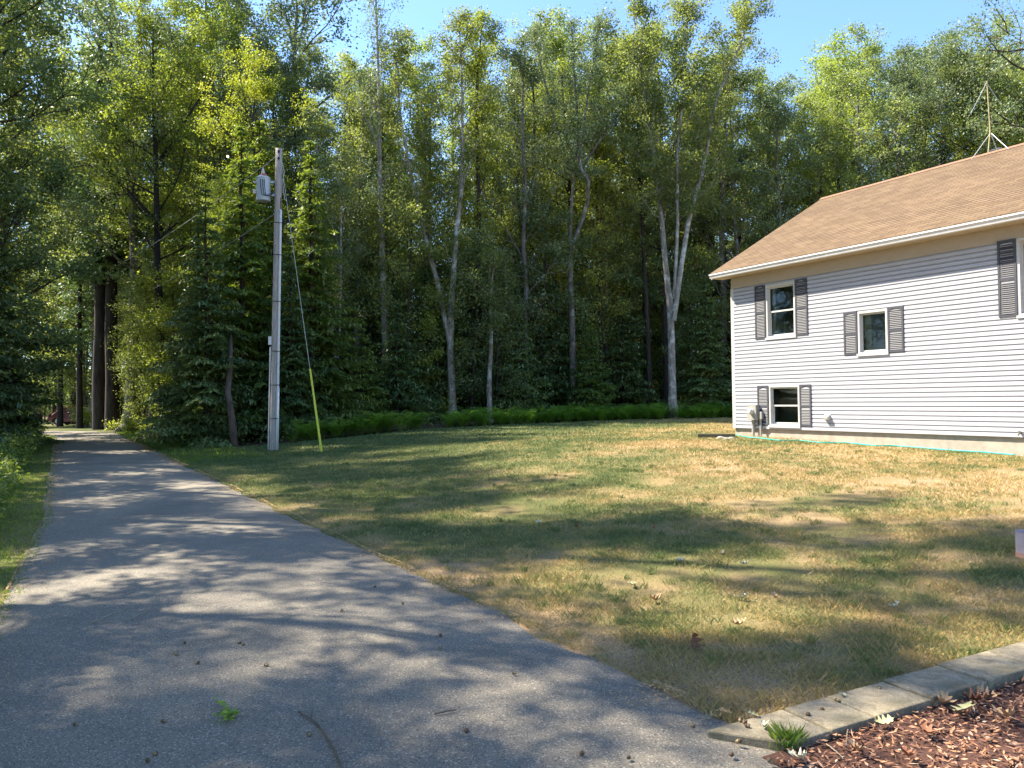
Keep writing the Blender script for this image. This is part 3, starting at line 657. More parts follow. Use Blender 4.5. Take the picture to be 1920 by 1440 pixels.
# ------------------------------------------------------------------ utility pole
pb = G(513, 844); pY = pb[1]; print('pole', pb)
def Q(px, py, dy=0): return P(px, py, pY+dy)-pb
pole = empty('utility_pole', tuple(pb), 0, label='grey weathered wooden utility pole with transformer standing at the lawn edge', category='utility pole')
pt = Q(523, 279)
m, n, b = newmat('pole_wood'); b.inputs['Roughness'].default_value = .9
g1 = noise(n, 7, 7, .75, stretch=(9, 9, .35)); c = ramp(n, g1, [(.3, (.16, .12, .095)), (.48, (.36, .31, .27)), (.7, (.56, .52, .48))])
n.links.new(c, b.inputs['Base Color']); bump(n, b, g1, .9, .02)
PW = m
tt = np.linspace(0, 1, 14)
MB().tube([tuple(pt*t) for t in np.concatenate([[-.03], tt])], np.concatenate([[.128], .128-.028*tt]), 18).obj('pole', PW, pole, smooth=True)
def pp(py, off, dy=0):   # a point beside the pole at photo height py
    t = (844-py)/(844-279); return pt*t+np.array([off, dy, 0])
def rad(py): return .128-.028*(844-py)/565
pvcw = simple('white_conduit', (.70, .69, .67), (.58, .57, .55), 4, .45); blk = simple('black_cable', (.02, .02, .022), None, 6, .5)
cp = [tuple(pp(y_, rad(y_)*.78+.03, -rad(y_)*.72)) for y_ in np.linspace(846, 395, 12)]
MB().tube(cp, .038, 10).obj('conduit', pvcw, pole, smooth=True)
cp = [tuple(pp(y_, -rad(y_)-.025, -.04)) for y_ in np.linspace(846, 652, 6)]
MB().tube(cp, .020, 8).obj('conduit', pvcw, pole, smooth=True)
q_ = pp(640, -rad(640)-.03, -.05); MB().box(q_-np.array([.05, .05, .13]), q_+np.array([.05, .05, .13])).obj('cable_cap', pvcw, pole, bevel=.01)
cp = [tuple(Q(523, 846)+np.array([0, -.12, 0])), tuple(Q(525, 727)+np.array([0, -.12, 0]))]
MB().tube(cp, .022, 8).obj('ground_conduit', pvcw, pole, smooth=True)
MB().tube([tuple(pp(y_, rad(y_)*.95, -rad(y_)*.45)) for y_ in np.linspace(600, 372, 8)], .012, 6).obj('cable', blk, pole)
for y_ in (785, 723, 660, 567, 480, 420):
    c_ = pp(y_, 0); r_ = rad(y_)+.035; th = np.linspace(-1.9, .25, 12)
    MB().tube([(c_[0]+(r_+.03)*math.cos(a), c_[1]+(r_+.03)*math.sin(a), c_[2]) for a in th], .012, 5).obj('strap', blk, pole)
for y_ in (286, 299): 
    c_ = pp(y_, .03, -rad(y_)); MB().box(c_-np.array([.028, .03, .035]), c_+np.array([.028, .012, .035])).obj('bolt', blk, pole)
# transformer tank
tc = pp(352, -.155-.30, -.02); tz = Q(499, 378)[2]; th_ = Q(499, 330)[2]-tz
tg = simple('transformer_grey', (.44, .48, .50), (.36, .40, .42), 5, .4, spec=.5)
tk = MB().lathe([(.19, 0), (.215, .02), (.215, th_*.86), (.225, th_*.87), (.225, th_*.91), (.20, th_*.93), (.14, th_*.99), (.05, th_)], (tc[0], tc[1], tz), 24).obj('transformer', tg, pole, smooth=True)
md = tk.modifiers.new('e', 'EDGE_SPLIT'); md.split_angle = .6
for k in (.15, th_*.7): MB().box((tc[0]+.2, tc[1]-.05, tz+k), (tc[0]+.36, tc[1]+.05, tz+k+.07)).obj('bracket', tg, tk)
por = simple('porcelain', (.62, .56, .54), (.5, .45, .43), 8, .2, spec=.6); red = simple('red_cap', (.5, .12, .09), (.4, .1, .08), 8, .5)
MB().lathe([(.09, 0), (.09, .05), (.05, .06), (.07, .09), (.04, .11), (.065, .14), (.04, .16), (.055, .19), (.03, .21), (.02, .26)], (tc[0]+.0, tc[1]-.03, tz+th_*.97), 12).obj('bushing', por, tk, smooth=True)
MB().lathe([(.11, 0), (.10, .06), (.06, .08)], (tc[0]+.03, tc[1]-.05, tz+th_*.96), 12).obj('bushing_guard', red, tk)
for k_, zz_ in enumerate((.70, .38, .30)):
    c_ = np.array([tc[0]-.20, tc[1]-.10, tz+th_*zz_]); MB().tube([c_, c_+np.array([-.07, -.05, .015])], [.035, .028], 10).obj('terminal', por, tk)
for k_ in (-.02, .05, .10):
    a = np.array([tc[0]+k_, tc[1]-.222, tz+th_*.8]); MB().tube([a, a+np.array([.01, -.01, -.22]), a+np.array([.04, .0, -.48]), a+np.array([.18, .0, -.52-.3*k_]), a+np.array([.33-k_, .12, -.40])], .010, 6).obj('lead', blk, tk)
tp = np.array([tc[0], tc[1]-.03, tz+th_+.24]); wl = P(504, 306, pY-.05)-pb
MB().tube([tp, wl], .008, 5).obj('tap_wire', blk, pole)
for (x0_, y0_), (x1_, y1_) in (((528, 303), (533, 322)), ((533, 322), (530, 345)), ((530, 345), (534, 375))):
    MB().tube([Q(x0_, y0_, -.05), Q(x1_, y1_, -.05)], .010, 5).obj('hanging_wire', gm2, pole)
def wire(a, b_, sag, r_, mat, name, **kw):
    t = np.linspace(0, 1, 24)[:, None]; a = np.array(a); b_ = np.array(b_); p = a*(1-t)+b_*t; p[:, 2] -= sag*4*(t*(1-t))[:, 0]
    return MB().tube(p, r_, 5).obj(name, mat, **kw)
wm = simple('aluminium_wire', (.42, .42, .40), None, 5, .5, .2)
wire(pb+pp(292, -.05), P(150, 528, 62), .5, .012, wm, 'power_line', label='upper overhead wire running left from the top of the utility pole', category='wire')
wire(pb+pp(402, -.1), P(165, 590, 62), .5, .012, wm, 'service_cable', label='lower overhead wire running left from below the transformer', category='wire')
wire(P(760, 507, 44), P(1330, 522, 44), .1, .012, wm, 'distant_cable', label='thin pale cable strung between the trunks in the woods', category='wire')
gb = G(603, 848); guy = empty('guy_wire', tuple(gb), 0, label='guy wire with a yellow plastic guard anchored beside the utility pole', category='guy wire')
top = pb+pp(312, .1)-gb; k = (848-710)/(848-312)
MB().tube([(0, 0, -.02), top], .009, 6).obj('cable', wm, guy)
MB().tube([(0, 0, -.02), top*.02, top*k*1.06], [.035, .035, .028], 10).obj('guard', simple('yellow_plastic', (.62, .62, .05), (.5, .52, .06), 3, .45), guy)

# ------------------------------------------------------------------ kerb blocks, mulch
def kp(a, b_): p = KA+KD*a+KN*b_; return p
cm_, n, b = newmat('kerb_concrete'); b.inputs['Roughness'].default_value = .93; b.inputs['Specular IOR Level'].default_value = .15
g1 = noise(n, 11, 8, .75); g2 = noise(n, 160, 3, .8); g3 = noise(n, 3.0, 6, .7)
c = ramp(n, g1, [(.34, (.15, .125, .085)), (.5, (.29, .24, .165)), (.68, (.42, .36, .26))])
c = mix(n, c, (.10, .095, .06), ramp(n, g3, [(.50, (0, 0, 0)), (.64, (.7,)*3)])); c = mix(n, c, ramp(n, g2, [(.3, (.55,)*3), (.7, (1.35,)*3)]), 1., 'MULTIPLY')
n.links.new(c, b.inputs['Base Color']); bump(n, b, g2, .8, .004)
bl_, pos, k = [.42, .30, .43, .46, .46, .46, .46, .46], .02, 0
for i, l_ in enumerate(bl_):
    c0 = kp(pos+l_/2, .145); zt = .058+rng.uniform(-.003, .003)+.012*i*.5; mb = MB()
    mb.box((-l_/2+.004, -.145, -.12), (l_/2-.004, .145, 0)); me = mb.mesh('kerb_block'); 
    if i == 0:
        for v in me.vertices:
            if v.co.x < 0: v.co.x += (-.08 if v.co.y > 0 else +.16)
    words = ['first', 'second', 'third', 'fourth', 'fifth', 'sixth', 'seventh', 'eighth']
    o = link('kerb_block', me, cm_, label='weathered concrete edging block, %s from the driveway end of the row' % words[i], category='edging block', group='concrete edging blocks between lawn and mulch')
    o.location = (c0[0], c0[1], zt); o.rotation_euler = (rng.uniform(-.01, .01), 0, math.atan2(KD[1], KD[0])+rng.uniform(-.012, .012))
    b = o.modifiers.new('bevel', 'BEVEL'); b.width = .009; b.segments = 2
    pos += l_
n_ = 26; mv = []; 
for i in range(40):
    for j in range(40):
        p = kp(-.30+i*.16, .27+j*.12); mv.append((p[0], p[1], .016+.02*fbm(p[0]*6, p[1]*6, 3)))
mv = np.array(mv); s_, t_ = st(mv[:, 0], mv[:, 1]); I = np.arange(1600).reshape(40, 40)
F = np.stack([I[:-1, :-1], I[:-1, 1:], I[1:, 1:], I[1:, :-1]], -1).reshape(-1, 4)
F = F[(t_[F] > 2.62+.05*np.sin(s_[F]*7)).all(1)]
mulm = simple('mulch_soil', (.10, .045, .03), (.05, .025, .018), 40, .95, bstr=.8, bd=.01)
link('mulch_bed', npmesh('mulch_bed', mv, F, smooth=True), mulm, kind='structure')
m, n, b = newmat('bark_chip'); b.inputs['Roughness'].default_value = .85; a = N(n, 'ShaderNodeAttribute'); a.attribute_name = 'lc'
n.links.new(ramp(n, a.outputs['Fac'], [(0, (.07, .035, .025)), (.4, (.23, .10, .05)), (.7, (.38, .185, .095)), (.92, (.46, .25, .16)), (1, (.52, .42, .30))]), b.inputs['Base Color'])
nc = 26000; a_ = rng.uniform(-.3, 4.5, nc); b_ = rng.uniform(.30, 2.6, nc); p = KA+np.outer(a_, KD)+np.outer(b_, KN); s_, t_ = st(p[:, 0], p[:, 1]); k = t_ > 2.66; p = p[k]; nc = len(p)
C = np.stack([p[:, 0], p[:, 1], .030+.025*rng.rand(nc)], 1); U = unit(rng.randn(nc, 3)*np.array([1, 1, .3])); W_ = unit(np.cross(U, np.array([0, 0, 1.])+rng.randn(nc, 3)*.4))
L1 = (.008+.020*rng.rand(nc))[:, None]; V, F, A = kites(C, U*L1, W_*(.0025+.005*rng.rand(nc))[:, None], rng.rand(nc)**1.2)
link('mulch_chips', npmesh('mulch_chips', V, F, {'lc': ('FACE', A)}), m, kind='stuff', label='reddish brown shredded bark mulch beyond the concrete edging', category='mulch')

# ------------------------------------------------------------------ trees
def tp_(px, Y, py=None):    # position on the ground at photo column px and depth Y
    p = P(px, 740, Y); return p[0], Y
PXM = 1/FPX
def hero(name, px, Y, H, proto, leaf, bark, label, rz=0., R=1.0, cat='tree'):
    x, y = tp_(px, Y); return place(name, PR[proto], x, y, R*H/20, rz, leaf, bark, sz=H/20, label=label, category=cat)
def stem_px(Y, x0, pts, r0, r1=None):    # stem polyline measured on the photo, made local to the tree base
    out = []
    for px, py in pts:
        p = P(px, py, Y); out.append((p[0]-x0, 0.0, p[2]-float(gz(x0, Y))))
    return out
def stemtree(key, seed, px, Y, stems, leaf, bark, label, name='broadleaf_tree', **kw):
    x, y = tp_(px, Y); ss_ = []; rg = np.random.RandomState(seed)
    for pts, r_, wgt in stems:
        sp = np.array(stem_px(Y, x, pts, r_)); sp[0, 2] = max(sp[0, 2], 0) if sp[0, 2] > .3 else 0
        sp[1:, 1] += np.cumsum(rg.randn(len(sp)-1)*.25); n = 14; u = np.linspace(0, len(sp)-1, n)
        sp = np.stack([np.interp(u, np.arange(len(sp)), sp[:, i]) for i in range(3)], 1); ss_.append((sp, r_, wgt))
    PR[key] = broadleaf(key, seed, stems=ss_, **kw)
    return place(name, PR[key], x, y, 1, 0, leaf, bark, label=label, category='tree')
# front row, each measured on the photo
stemtree('h1', 41, 728, 36.2, [([(730, 815), (722, 640), (717, 480), (712, 330), (712, 180), (704, -40)], 0.185, 1)], 'leaf_grey', 'bark_pale',
         'tall pale-barked tree with thin see-through crown, right of the utility pole', H=20, cb=.42, R=2.7, limbs=26, subs=5, twigs=4, lpt=15, size=.10, slope=(.6, 1.1), bare=.1)
stemtree('h2', 42, 848, 35.4, [([(849, 800), (846, 700), (843, 620), (852, 470), (864, 330), (866, 180), (860, 30)], 0.195, 1), ([(845, 650), (822, 540), (795, 440), (770, 330), (745, 200), (740, 90)], 0.125, .8)], 'leaf_mid', 'bark_pale',
         'forked grey tree leaning left and right from one crooked trunk behind the ferns', H=19, cb=.48, R=2.6, limbs=22, subs=5, twigs=4, lpt=21, size=.115, slope=(.4, 1.0))
stemtree('h3', 43, 912, 37.2, [([(912, 800), (905, 650), (900, 500), (897, 330), (893, 180), (905, 40)], 0.156, 1)], 'leaf_lime', 'bark_dark',
         'straight dark-trunked tree with a narrow yellow-green top behind the ferns', H=20, cb=.30, R=2.1, limbs=30, subs=5, twigs=4, lpt=24, size=.115, slope=(.6, 1.1))
stemtree('h3b', 44, 918, 35.0, [([(919, 800), (917, 720), (921, 640), (918, 560), (925, 500)], 0.125, 1)], 'leaf_mid', 'bark_pale',
         'short thin tree with a sunlit trunk in front of the straight dark one', H=8, cb=.6, R=1.6, limbs=12, subs=4, twigs=3, lpt=18, size=.10)
stemtree('h4', 45, 1073, 38.2, [([(1075, 800), (1073, 620), (1068, 470), (1072, 370), (1078, 325)], 0.179, .15), ([(1069, 470), (1100, 390), (1100, 345), (1082, 320), (1100, 180), (1120, 60)], 0.094, .7), ([(1078, 328), (1062, 290), (1040, 220), (1015, 120), (1000, 60)], 0.070, .7),
         ([(1080, 330), (1085, 230), (1075, 130), (1070, 45)], 0.070, .7), ([(1085, 325), (1120, 270), (1160, 215), (1190, 170)], 0.062, .6)], 'leaf_grey', 'bark_grey',
         'tree whose bare grey branches fan out against the blue sky above a fork', H=18.5, cb=.62, R=1.5, limbs=20, subs=5, twigs=4, lpt=18, size=.11, slope=(.5, 1.1), bare=.15)
stemtree('h5', 46, 1262, 36.6, [([(1262, 790), (1261, 690), (1262, 590), (1254, 500), (1244, 400), (1232, 300), (1215, 180), (1190, 10)], 0.195, 1.2), ([(1263, 600), (1276, 500), (1292, 400), (1322, 310), (1335, 200), (1385, 90), (1412, 5)], 0.125, 1.1), ([(1264, 560), (1270, 420), (1268, 280), (1285, 150), (1290, 20)], 0.078, .9)], 'leaf_mid', 'bark_pale',
         'large pale V-shaped tree with spiky upright tops nearest the house', H=20.5, cb=.44, R=2.6, limbs=24, subs=6, twigs=4, lpt=24, size=.115, slope=(.5, 1.1))
stemtree('h6', 47, 1222, 40.2, [([(1220, 790), (1214, 640), (1208, 480), (1200, 300), (1195, 140)], 0.148, 1)], 'leaf_dark', 'bark_dark',
         'dark straight trunk just left of the large pale V-shaped tree', H=17, cb=.35, R=2.4, limbs=24, subs=5, twigs=4, lpt=23, size=.115)
stemtree('h7', 48, 632, 34.6, [([(636, 815), (634, 700), (622, 580), (606, 480), (596, 380), (600, 250)], 0.086, 1), ([(634, 800), (628, 700), (640, 600), (640, 420), (640, 300)], 0.062, .8)], 'leaf_dark', 'bark_pale',
         'pair of thin pale stems between the guy wire and the taller pale tree', H=14, cb=.35, R=2.2, limbs=22, subs=5, twigs=4, lpt=21, size=.11)
stemtree('h8', 49, 300, 40.0, [([(308, 820), (306, 640), (302, 480), (298, 330), (285, 180), (290, 40)], 0.218, 1), ([(304, 430), (270, 390), (215, 330), (165, 260)], 0.109, .5), ([(300, 300), (350, 220), (400, 130)], 0.094, .5)], 'leaf_lime', 'bark_dark',
         'broad dark-limbed tree spreading its branches left above the driveway', H=21, cb=.42, R=5.0, limbs=28, subs=7, twigs=5, lpt=24, size=.12, slope=(.1, .8))
hero('broadleaf_tree', 5, 42, 25, 'full', 'leaf_mid', 'bark_dark', 'tall green tree just left of the strip of sky at upper left', 2.4, 1.05)
hero('broadleaf_tree', -25, 34, 23, 'full', 'leaf_dark', 'bark_dark', 'dark tree cut off by the left edge of the picture', 5.4, 1.1)
hero('broadleaf_tree', -28, 29.5, 22, 'full', 'leaf_dark', 'bark_dark', 'dark full tree whose boughs reach in from the left edge', .4)
hero('broadleaf_tree', 245, 45, 27, 'c', 'leaf_grey', 'bark_grey', 'tallest grey-green tree above the bend of the driveway', 1.0, 1.15)
hero('broadleaf_tree', 180, 58, 28, 'full', 'leaf_mid', 'bark_grey', 'full green tree beside the strip of sky at upper left', 4.0, .9)
hero('broadleaf_tree', 540, 42, 25, 'c', 'leaf_grey', 'bark_grey', 'tall grey-green tree rising behind the top of the utility pole', 2.2, 1.1)
hero('broadleaf_tree', 405, 44, 26.5, 'full', 'leaf_lime', 'bark_grey', 'dense tall tree behind the yellow maple', 3.2, .95)
hero('yellow_maple_tree', 470, 35, 15.5, 'c', 'leaf_yellow', 'bark_dark', 'maple with bright yellow leaves left of the utility pole', 0.6, .95)
hero('broadleaf_tree', 430, 33, 10.5, 'full', 'leaf_lime', 'bark_dark', 'lower yellow-green tree directly left of the utility pole', 2.9, .95)
hero('broadleaf_tree', 985, 38, 18.5, 'b', 'leaf_grey', 'bark_grey', 'grey-green tree between the straight dark trunk and the fan-branched tree', 1.7)
hero('broadleaf_tree', 800, 39, 17.5, 'a', 'leaf_lime', 'bark_grey', 'yellow-green tree behind the forked leaning one', 2.4)
hero('broadleaf_tree', 665, 37, 17.0, 'b', 'leaf_mid', 'bark_grey', 'middling green tree behind the pair of thin stems', 3.8)
hero('broadleaf_tree', 1140, 41, 18.0, 'd', 'leaf_mid', 'bark_grey', 'narrow tree just right of the fan-branched tree', .8)
# above and behind the house roof
for px, Y, H, pr, lf, lb in [(262, 44, 7.5, 'sap2', 'leaf_mid', 'leafy young tree beside the thick pine trunks'), (305, 41, 9.5, 'sap2', 'leaf_mid', 'leafy young tree right of the driveway behind the boulder'), (335, 38, 7.5, 'sap', 'leaf_lime', 'thin lime-green sapling above the boulder')]:
    x, y = tp_(px, Y); k = H/(7 if pr == 'sap' else 9); place('sapling', PR[pr], x, y, k, px, lf, 'bark_dark', label=lb, category='tree')
for px, Y, H, pr, lf, lb in [(1395, 41, 17.0, 'a', 'leaf_mid', 'green tree right of the V-shaped tree, over the end of the house'), (1465, 42, 17.6, 'b', 'leaf_grey', 'grey-green tree above the left end of the house roof'),
                             (1530, 44, 17.0, 'c', 'leaf_mid', 'round-topped tree behind the start of the roof ridge'), (1600, 47, 21.5, 'full', 'leaf_lime', 'bright green round crown highest behind the roof ridge'),
                             (1690, 43, 19.0, 'c', 'leaf_grey', 'greyish oak behind the middle of the roof ridge'), (1770, 45, 20.5, 'c', 'leaf_grey', 'greyish oak just left of the roof antenna'),
                             (1850, 42, 15.5, 'full', 'leaf_lime', 'low bright green tree directly behind the roof antenna'), (1930, 44, 18.0, 'full', 'leaf_mid', 'green tree at the right edge behind the roof')]:
    hero('oak_tree' if 'oak' in lb else 'broadleaf_tree', px, Y, H, pr, lf, 'bark_grey', lb, px*.7, 1.05)
# oak reaching in from the right, closer than the others
ox, oy = 24.6, 30.5
PR['oak'] = broadleaf('oak', 60, 21, .33, .42, 8.0, 30, 8, 5, 16, size=.12, slope=(-.1, .5), lo=.8, top=.5, bare=.1)
place('oak_tree', PR['oak'], ox, oy, 1, .4, 'leaf_grey', 'bark_dark', label='overhanging oak branches reaching in at the top right corner', category='tree')
# pines by the driveway bend
for px, Y, sc, lb in [(188, 50, 1.38, 'left one of two thick dark pine trunks at the driveway bend'), (210, 49, 1.30, 'right one of two thick dark pine trunks at the driveway bend'), (149, 53, .62, 'thin dark pine trunk left of the two thick ones')]:
    x, y = tp_(px, Y); place('white_pine', PR['pine'], x, y, sc, px, 'needle', 'bark_dark', sz=max(sc, .8), label=lb, category='tree')
# hemlocks: dark understory
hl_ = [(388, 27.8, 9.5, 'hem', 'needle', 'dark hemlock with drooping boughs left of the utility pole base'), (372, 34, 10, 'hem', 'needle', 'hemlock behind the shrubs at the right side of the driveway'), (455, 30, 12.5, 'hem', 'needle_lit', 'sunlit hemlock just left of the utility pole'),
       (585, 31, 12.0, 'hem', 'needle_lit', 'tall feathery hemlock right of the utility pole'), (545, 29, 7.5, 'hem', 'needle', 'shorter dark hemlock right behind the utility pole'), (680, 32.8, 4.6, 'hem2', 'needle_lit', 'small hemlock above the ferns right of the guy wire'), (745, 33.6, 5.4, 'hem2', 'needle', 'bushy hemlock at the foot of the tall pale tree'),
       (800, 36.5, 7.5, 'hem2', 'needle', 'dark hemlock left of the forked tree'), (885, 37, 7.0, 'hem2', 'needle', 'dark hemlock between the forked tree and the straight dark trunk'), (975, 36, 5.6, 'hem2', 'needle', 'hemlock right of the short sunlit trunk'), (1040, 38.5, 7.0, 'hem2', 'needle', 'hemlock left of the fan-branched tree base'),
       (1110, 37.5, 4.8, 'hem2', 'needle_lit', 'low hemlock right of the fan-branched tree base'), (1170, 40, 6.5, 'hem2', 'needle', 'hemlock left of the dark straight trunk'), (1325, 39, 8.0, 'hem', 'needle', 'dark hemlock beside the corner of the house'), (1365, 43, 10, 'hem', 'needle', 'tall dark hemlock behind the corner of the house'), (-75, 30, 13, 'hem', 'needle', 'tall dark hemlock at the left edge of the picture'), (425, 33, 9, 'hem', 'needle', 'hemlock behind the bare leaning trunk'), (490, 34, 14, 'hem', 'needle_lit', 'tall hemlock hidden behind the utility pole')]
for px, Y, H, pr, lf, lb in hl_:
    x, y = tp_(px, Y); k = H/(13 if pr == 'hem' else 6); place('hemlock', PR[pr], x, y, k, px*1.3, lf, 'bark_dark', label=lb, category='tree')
# leaning trunk behind hemlock
x, y = tp_(432, 26.9); a = G(440, 838)
lt = empty('leaning_trunk', tuple(a), 0, label='bare brown leaning trunk left of the utility pole', category='trunk')
p1 = P(427, 735, a[1]+.3)-a; MB().tube([(0, 0, -.1), p1*.5+np.array([.03, 0, 0]), p1, p1*1.5+np.array([.1, .3, 0]), p1*2.2+np.array([.1, .8, 0])], [.14, .12, .11, .09, .05], 8).obj('trunk', barkmat('bark_brown', (.06, .045, .035), (.15, .11, .085)), lt, smooth=True)
# woods behind: many individual trees
rng = np.random.RandomState(77); placed = []
def far_ok(x, y, dmin):
    s, t = st(x, y)
    if -2.2 < t < 5.0 and s < 60: return False
    if t < 5 and 50 < s < 66 : return False
    for (a, b_) in placed:
        if (a-x)**2+(b_-y)**2 < dmin**2: return False
    placed.append((x, y)); return True
def top_px(px): return np.interp(px, [0, 130, 600, 640, 780, 1000, 1150, 1400, 1500, 1560, 1900, 2000], [60, 60, 50, 150, 130, 130, 120, 170, 170, 160, 150, 120])
kinds = ['a', 'b', 'c', 'd', 'b', 'a', 'd', 'c', 'full']
n_far = 0
for row, (y0, y1, cnt, dmin) in enumerate([(39, 50, 38, 2.4), (50, 66, 40, 2.8), (66, 95, 34, 3.6)]):
    made = 0
    for tr in range(900):
        y = rng.uniform(y0, y1); px = rng.uniform(-80, 2020); x, _ = tp_(px, y)
        if y < edgey(x)+4 or not far_ok(x, y, dmin): continue
        if st(x, y)[1] > 14 and y < 38: continue
        tz_ = P(px, top_px(px)+rng.uniform(-40, 110), y)[2]-float(gz(x, y)); H = min(tz_, 23+rng.uniform(0, 5)); kk = kinds[rng.randint(len(kinds))]
        lf = ['leaf_mid', 'leaf_dark', 'leaf_lime', 'leaf_mid', 'leaf_grey', 'leaf_lime'][rng.randint(6)]
        place('woodland_tree', PR[kk], x, y, rng.uniform(.85, 1.15)*H/21, rng.rand()*6.28, lf, ['bark_dark', 'bark_grey', 'bark_dark'][rng.randint(3)], sz=H/20, label='slender broadleaf tree standing deep in the woods behind the front row', category='tree', group='trees deep in the woods')
        made += 1
        if made >= cnt: break
    n_far += made
rng = np.random.RandomState(78)
for (y0, y1, cnt) in [(35, 46, 60), (46, 60, 70), (60, 95, 60)]:
    made = 0
    for tr in range(900):
        y = rng.uniform(y0, y1); px = rng.uniform(200, 1500) if y0 < 40 else rng.uniform(-60, 2000); x, _ = tp_(px, y)
        s, t = st(x, y)
        if y < edgey(x)+4.5 or (-2 < t < 4.2 and s < 64) or (t < 4 and 48 < s < 66): continue
        kk = ['sap', 'sap2', 'hem2', 'sap2'][rng.randint(4)]; k = rng.uniform(.6, 1.2)*(1.0 if y0 < 40 else 1.5)
        isn = kk == 'hem2'
        place('hemlock' if isn else 'sapling', PR[kk], x, y, k, rng.rand()*6.28, 'needle' if isn else ['leaf_dark', 'leaf_mid', 'leaf_lime', 'leaf_dark'][rng.randint(4)], 'bark_dark', label='young hemlock in the shaded woodland undergrowth' if isn else 'leafy sapling in the shaded woodland undergrowth', category='tree', group='undergrowth hemlocks' if isn else 'undergrowth saplings')
        made += 1
        if made >= cnt: break
# trees left of the driveway (their crowns reach into the picture and shade it)
left = [(9.5, -5.6, 15, 'lace', 0), (15.5, -3.8, 20, 'lace', 2.9), (18.5, -5.2, 18, 'lace', 2), (12, -9, 19, 'lace', 1.1), (7, -9.5, 19, 'lace', 2.6), (0, -9.5, 18, 'lace', .3), (8, -4.6, 12, 'lace', 4.4), (11.5, -3.9, 13, 'lace', 1.9), (22.5, -4.8, 18.5, 'lace', 3), (28, -5.2, 19, 'full', 1), (34, -4.2, 20, 'full', 5), (41, -4.2, 19, 'full', 2.2), (25, -9, 21, 'c', 0), (36, -9, 21, 'c', 1), (5.5, -6.2, 16, 'lace', 3.3), (2, -6.4, 17, 'lace', 5.2), (-2, -6, 18, 'full', .4), (17, -10.5, 20, 'lace', 4), (4, -11, 20, 'c', 2), (28, -15, 20, 'full', 4), (37, -15, 20, 'full', 1), (10, -15, 19, 'full', 5), (66, -14, 21, 'full', 2.5)]
words = ['nearest', 'second', 'third', 'fourth', 'fifth', 'sixth', 'farthest']
for i, (s, t, H, kk, rz) in enumerate(left):
    x, y = xy(s, t)
    place('broadleaf_tree', PR[kk], x, y, H/20*1.05, rz, 'leaf_dark' if i % 2 else 'leaf_mid', 'bark_dark', sz=H/20, label='dark broadleaf tree of the row lining the left side of the driveway', category='tree', group='trees lining the left side of the driveway')
for i, (s, t, k, lf) in enumerate([(25.5, -2.6, .62, 'needle'), (31, -2.4, .75, 'needle'), (37, -2.3, .8, 'needle'), (41, -2.6, .7, 'needle')]):
    x, y = xy(s, t); place('hemlock', PR['hem'], x, y, k, i*1.7, lf, 'bark_dark', label='dark hemlock bough mass at the left edge of the driveway', category='tree', group='hemlocks lining the left side of the driveway')
# shrubs
for i, (px, Y, k, lf, lb) in enumerate([(300, 36, 1.0, 'leaf_lime', 'pale green shrub beside the driveway left of the boulder'), (345, 32, .9, 'leaf_mid', 'leafy shrub in front of the boulder'), (270, 40, 1.1, 'leaf_lime', 'sunlit shrub farther along the right side of the driveway'), (965, 36, .9, 'leaf_grey', 'round grey-green shrub rising above the ferns'),
                                     (235, 46, 1.2, 'leaf_yellow', 'yellow-green shrub beside the thick pine trunks'), (160, 56, 1.3, 'leaf_yellow', 'sunlit yellow-green shrub at the bend in front of the red car'), (172, 60, 1.6, 'leaf_yellow', 'taller sunlit shrub behind the bend of the driveway'), (410, 27.3, .7, 'leaf_dark', 'dark low shrub at the foot of the hemlock')]):
    x, y = tp_(px, Y); place('shrub', PR['shr' if i % 2 else 'shr2'], x, y, k, i*1.1, lf, 'bark_dark', label=lb, category='shrub')
for i, (s, t, k) in enumerate([(21, -1.7, .8), (24, -1.5, .9), (27, -1.4, .9), (18.5, -2.1, .8), (30, -1.3, 1.0), (34, -1.3, 1.0), (16, -2.2, .7)]):
    x, y = xy(s, t); place('shrub', PR['shr2'], x, y, k, i*2.1, 'weed' if i % 3 else 'leaf_lime', 'bark_dark', label='low leafy shrub among the tall weeds on the left verge', category='shrub', group='shrubs on the left verge')
# ferns
def fern_band(name, pts, label, mat='fern', hmul=1.0):
    rg = np.random.RandomState(len(pts)+3); CV = []; CU = []; CW = []; CL = []
    for (x, y) in pts:
        z = float(gz(x, y)); nf = 7; tone = .5+.32*rg.randn(); hm = hmul*rg.uniform(.5, 1.25)
        for f in range(nf):
            az = rg.rand()*2*PI; L = rg.uniform(.5, 1.0)*hm; m = 16; u = (np.arange(m)+.5)/m
            r_ = L*.62*u; h = L*(1.25*u-.62*u**2.4)
            C = np.stack([x+np.cos(az)*r_, y+np.sin(az)*r_, z+h], 1); lat = np.array([-math.sin(az), math.cos(az), 0]); fw = np.array([math.cos(az), math.sin(az), .2])
            ln = .15*L*np.sin(PI*(.12+.86*u))
            for sgn in (-1, 1):
                ax = unit(lat*sgn+fw*.35); CV.append(C+ax*ln[:, None]*.9); CU.append(ax*ln[:, None]); CW.append(np.tile(unit(fw)*.02, (m, 1))); CL.append(np.clip(tone+.1*rg.randn(m), 0, 1))
    V, F, A = kites(np.concatenate(CV), np.concatenate(CU), np.concatenate(CW), np.concatenate(CL))
    return link(name, npmesh(name, V, F, {'lc': ('FACE', A)}), M[mat], kind='stuff', label=label, category='ferns')
rg = np.random.RandomState(9)
xa, xb = EDGE[4, 0], 12.5; pts = []
for i in range(330): x = rg.uniform(xa, xb+4); pts.append((x, edgey(x)+.25+rg.rand()**1.3*2.6))
fern_band('fern_bed', pts, 'dense band of bright green ferns along the back edge of the lawn')
pts = []
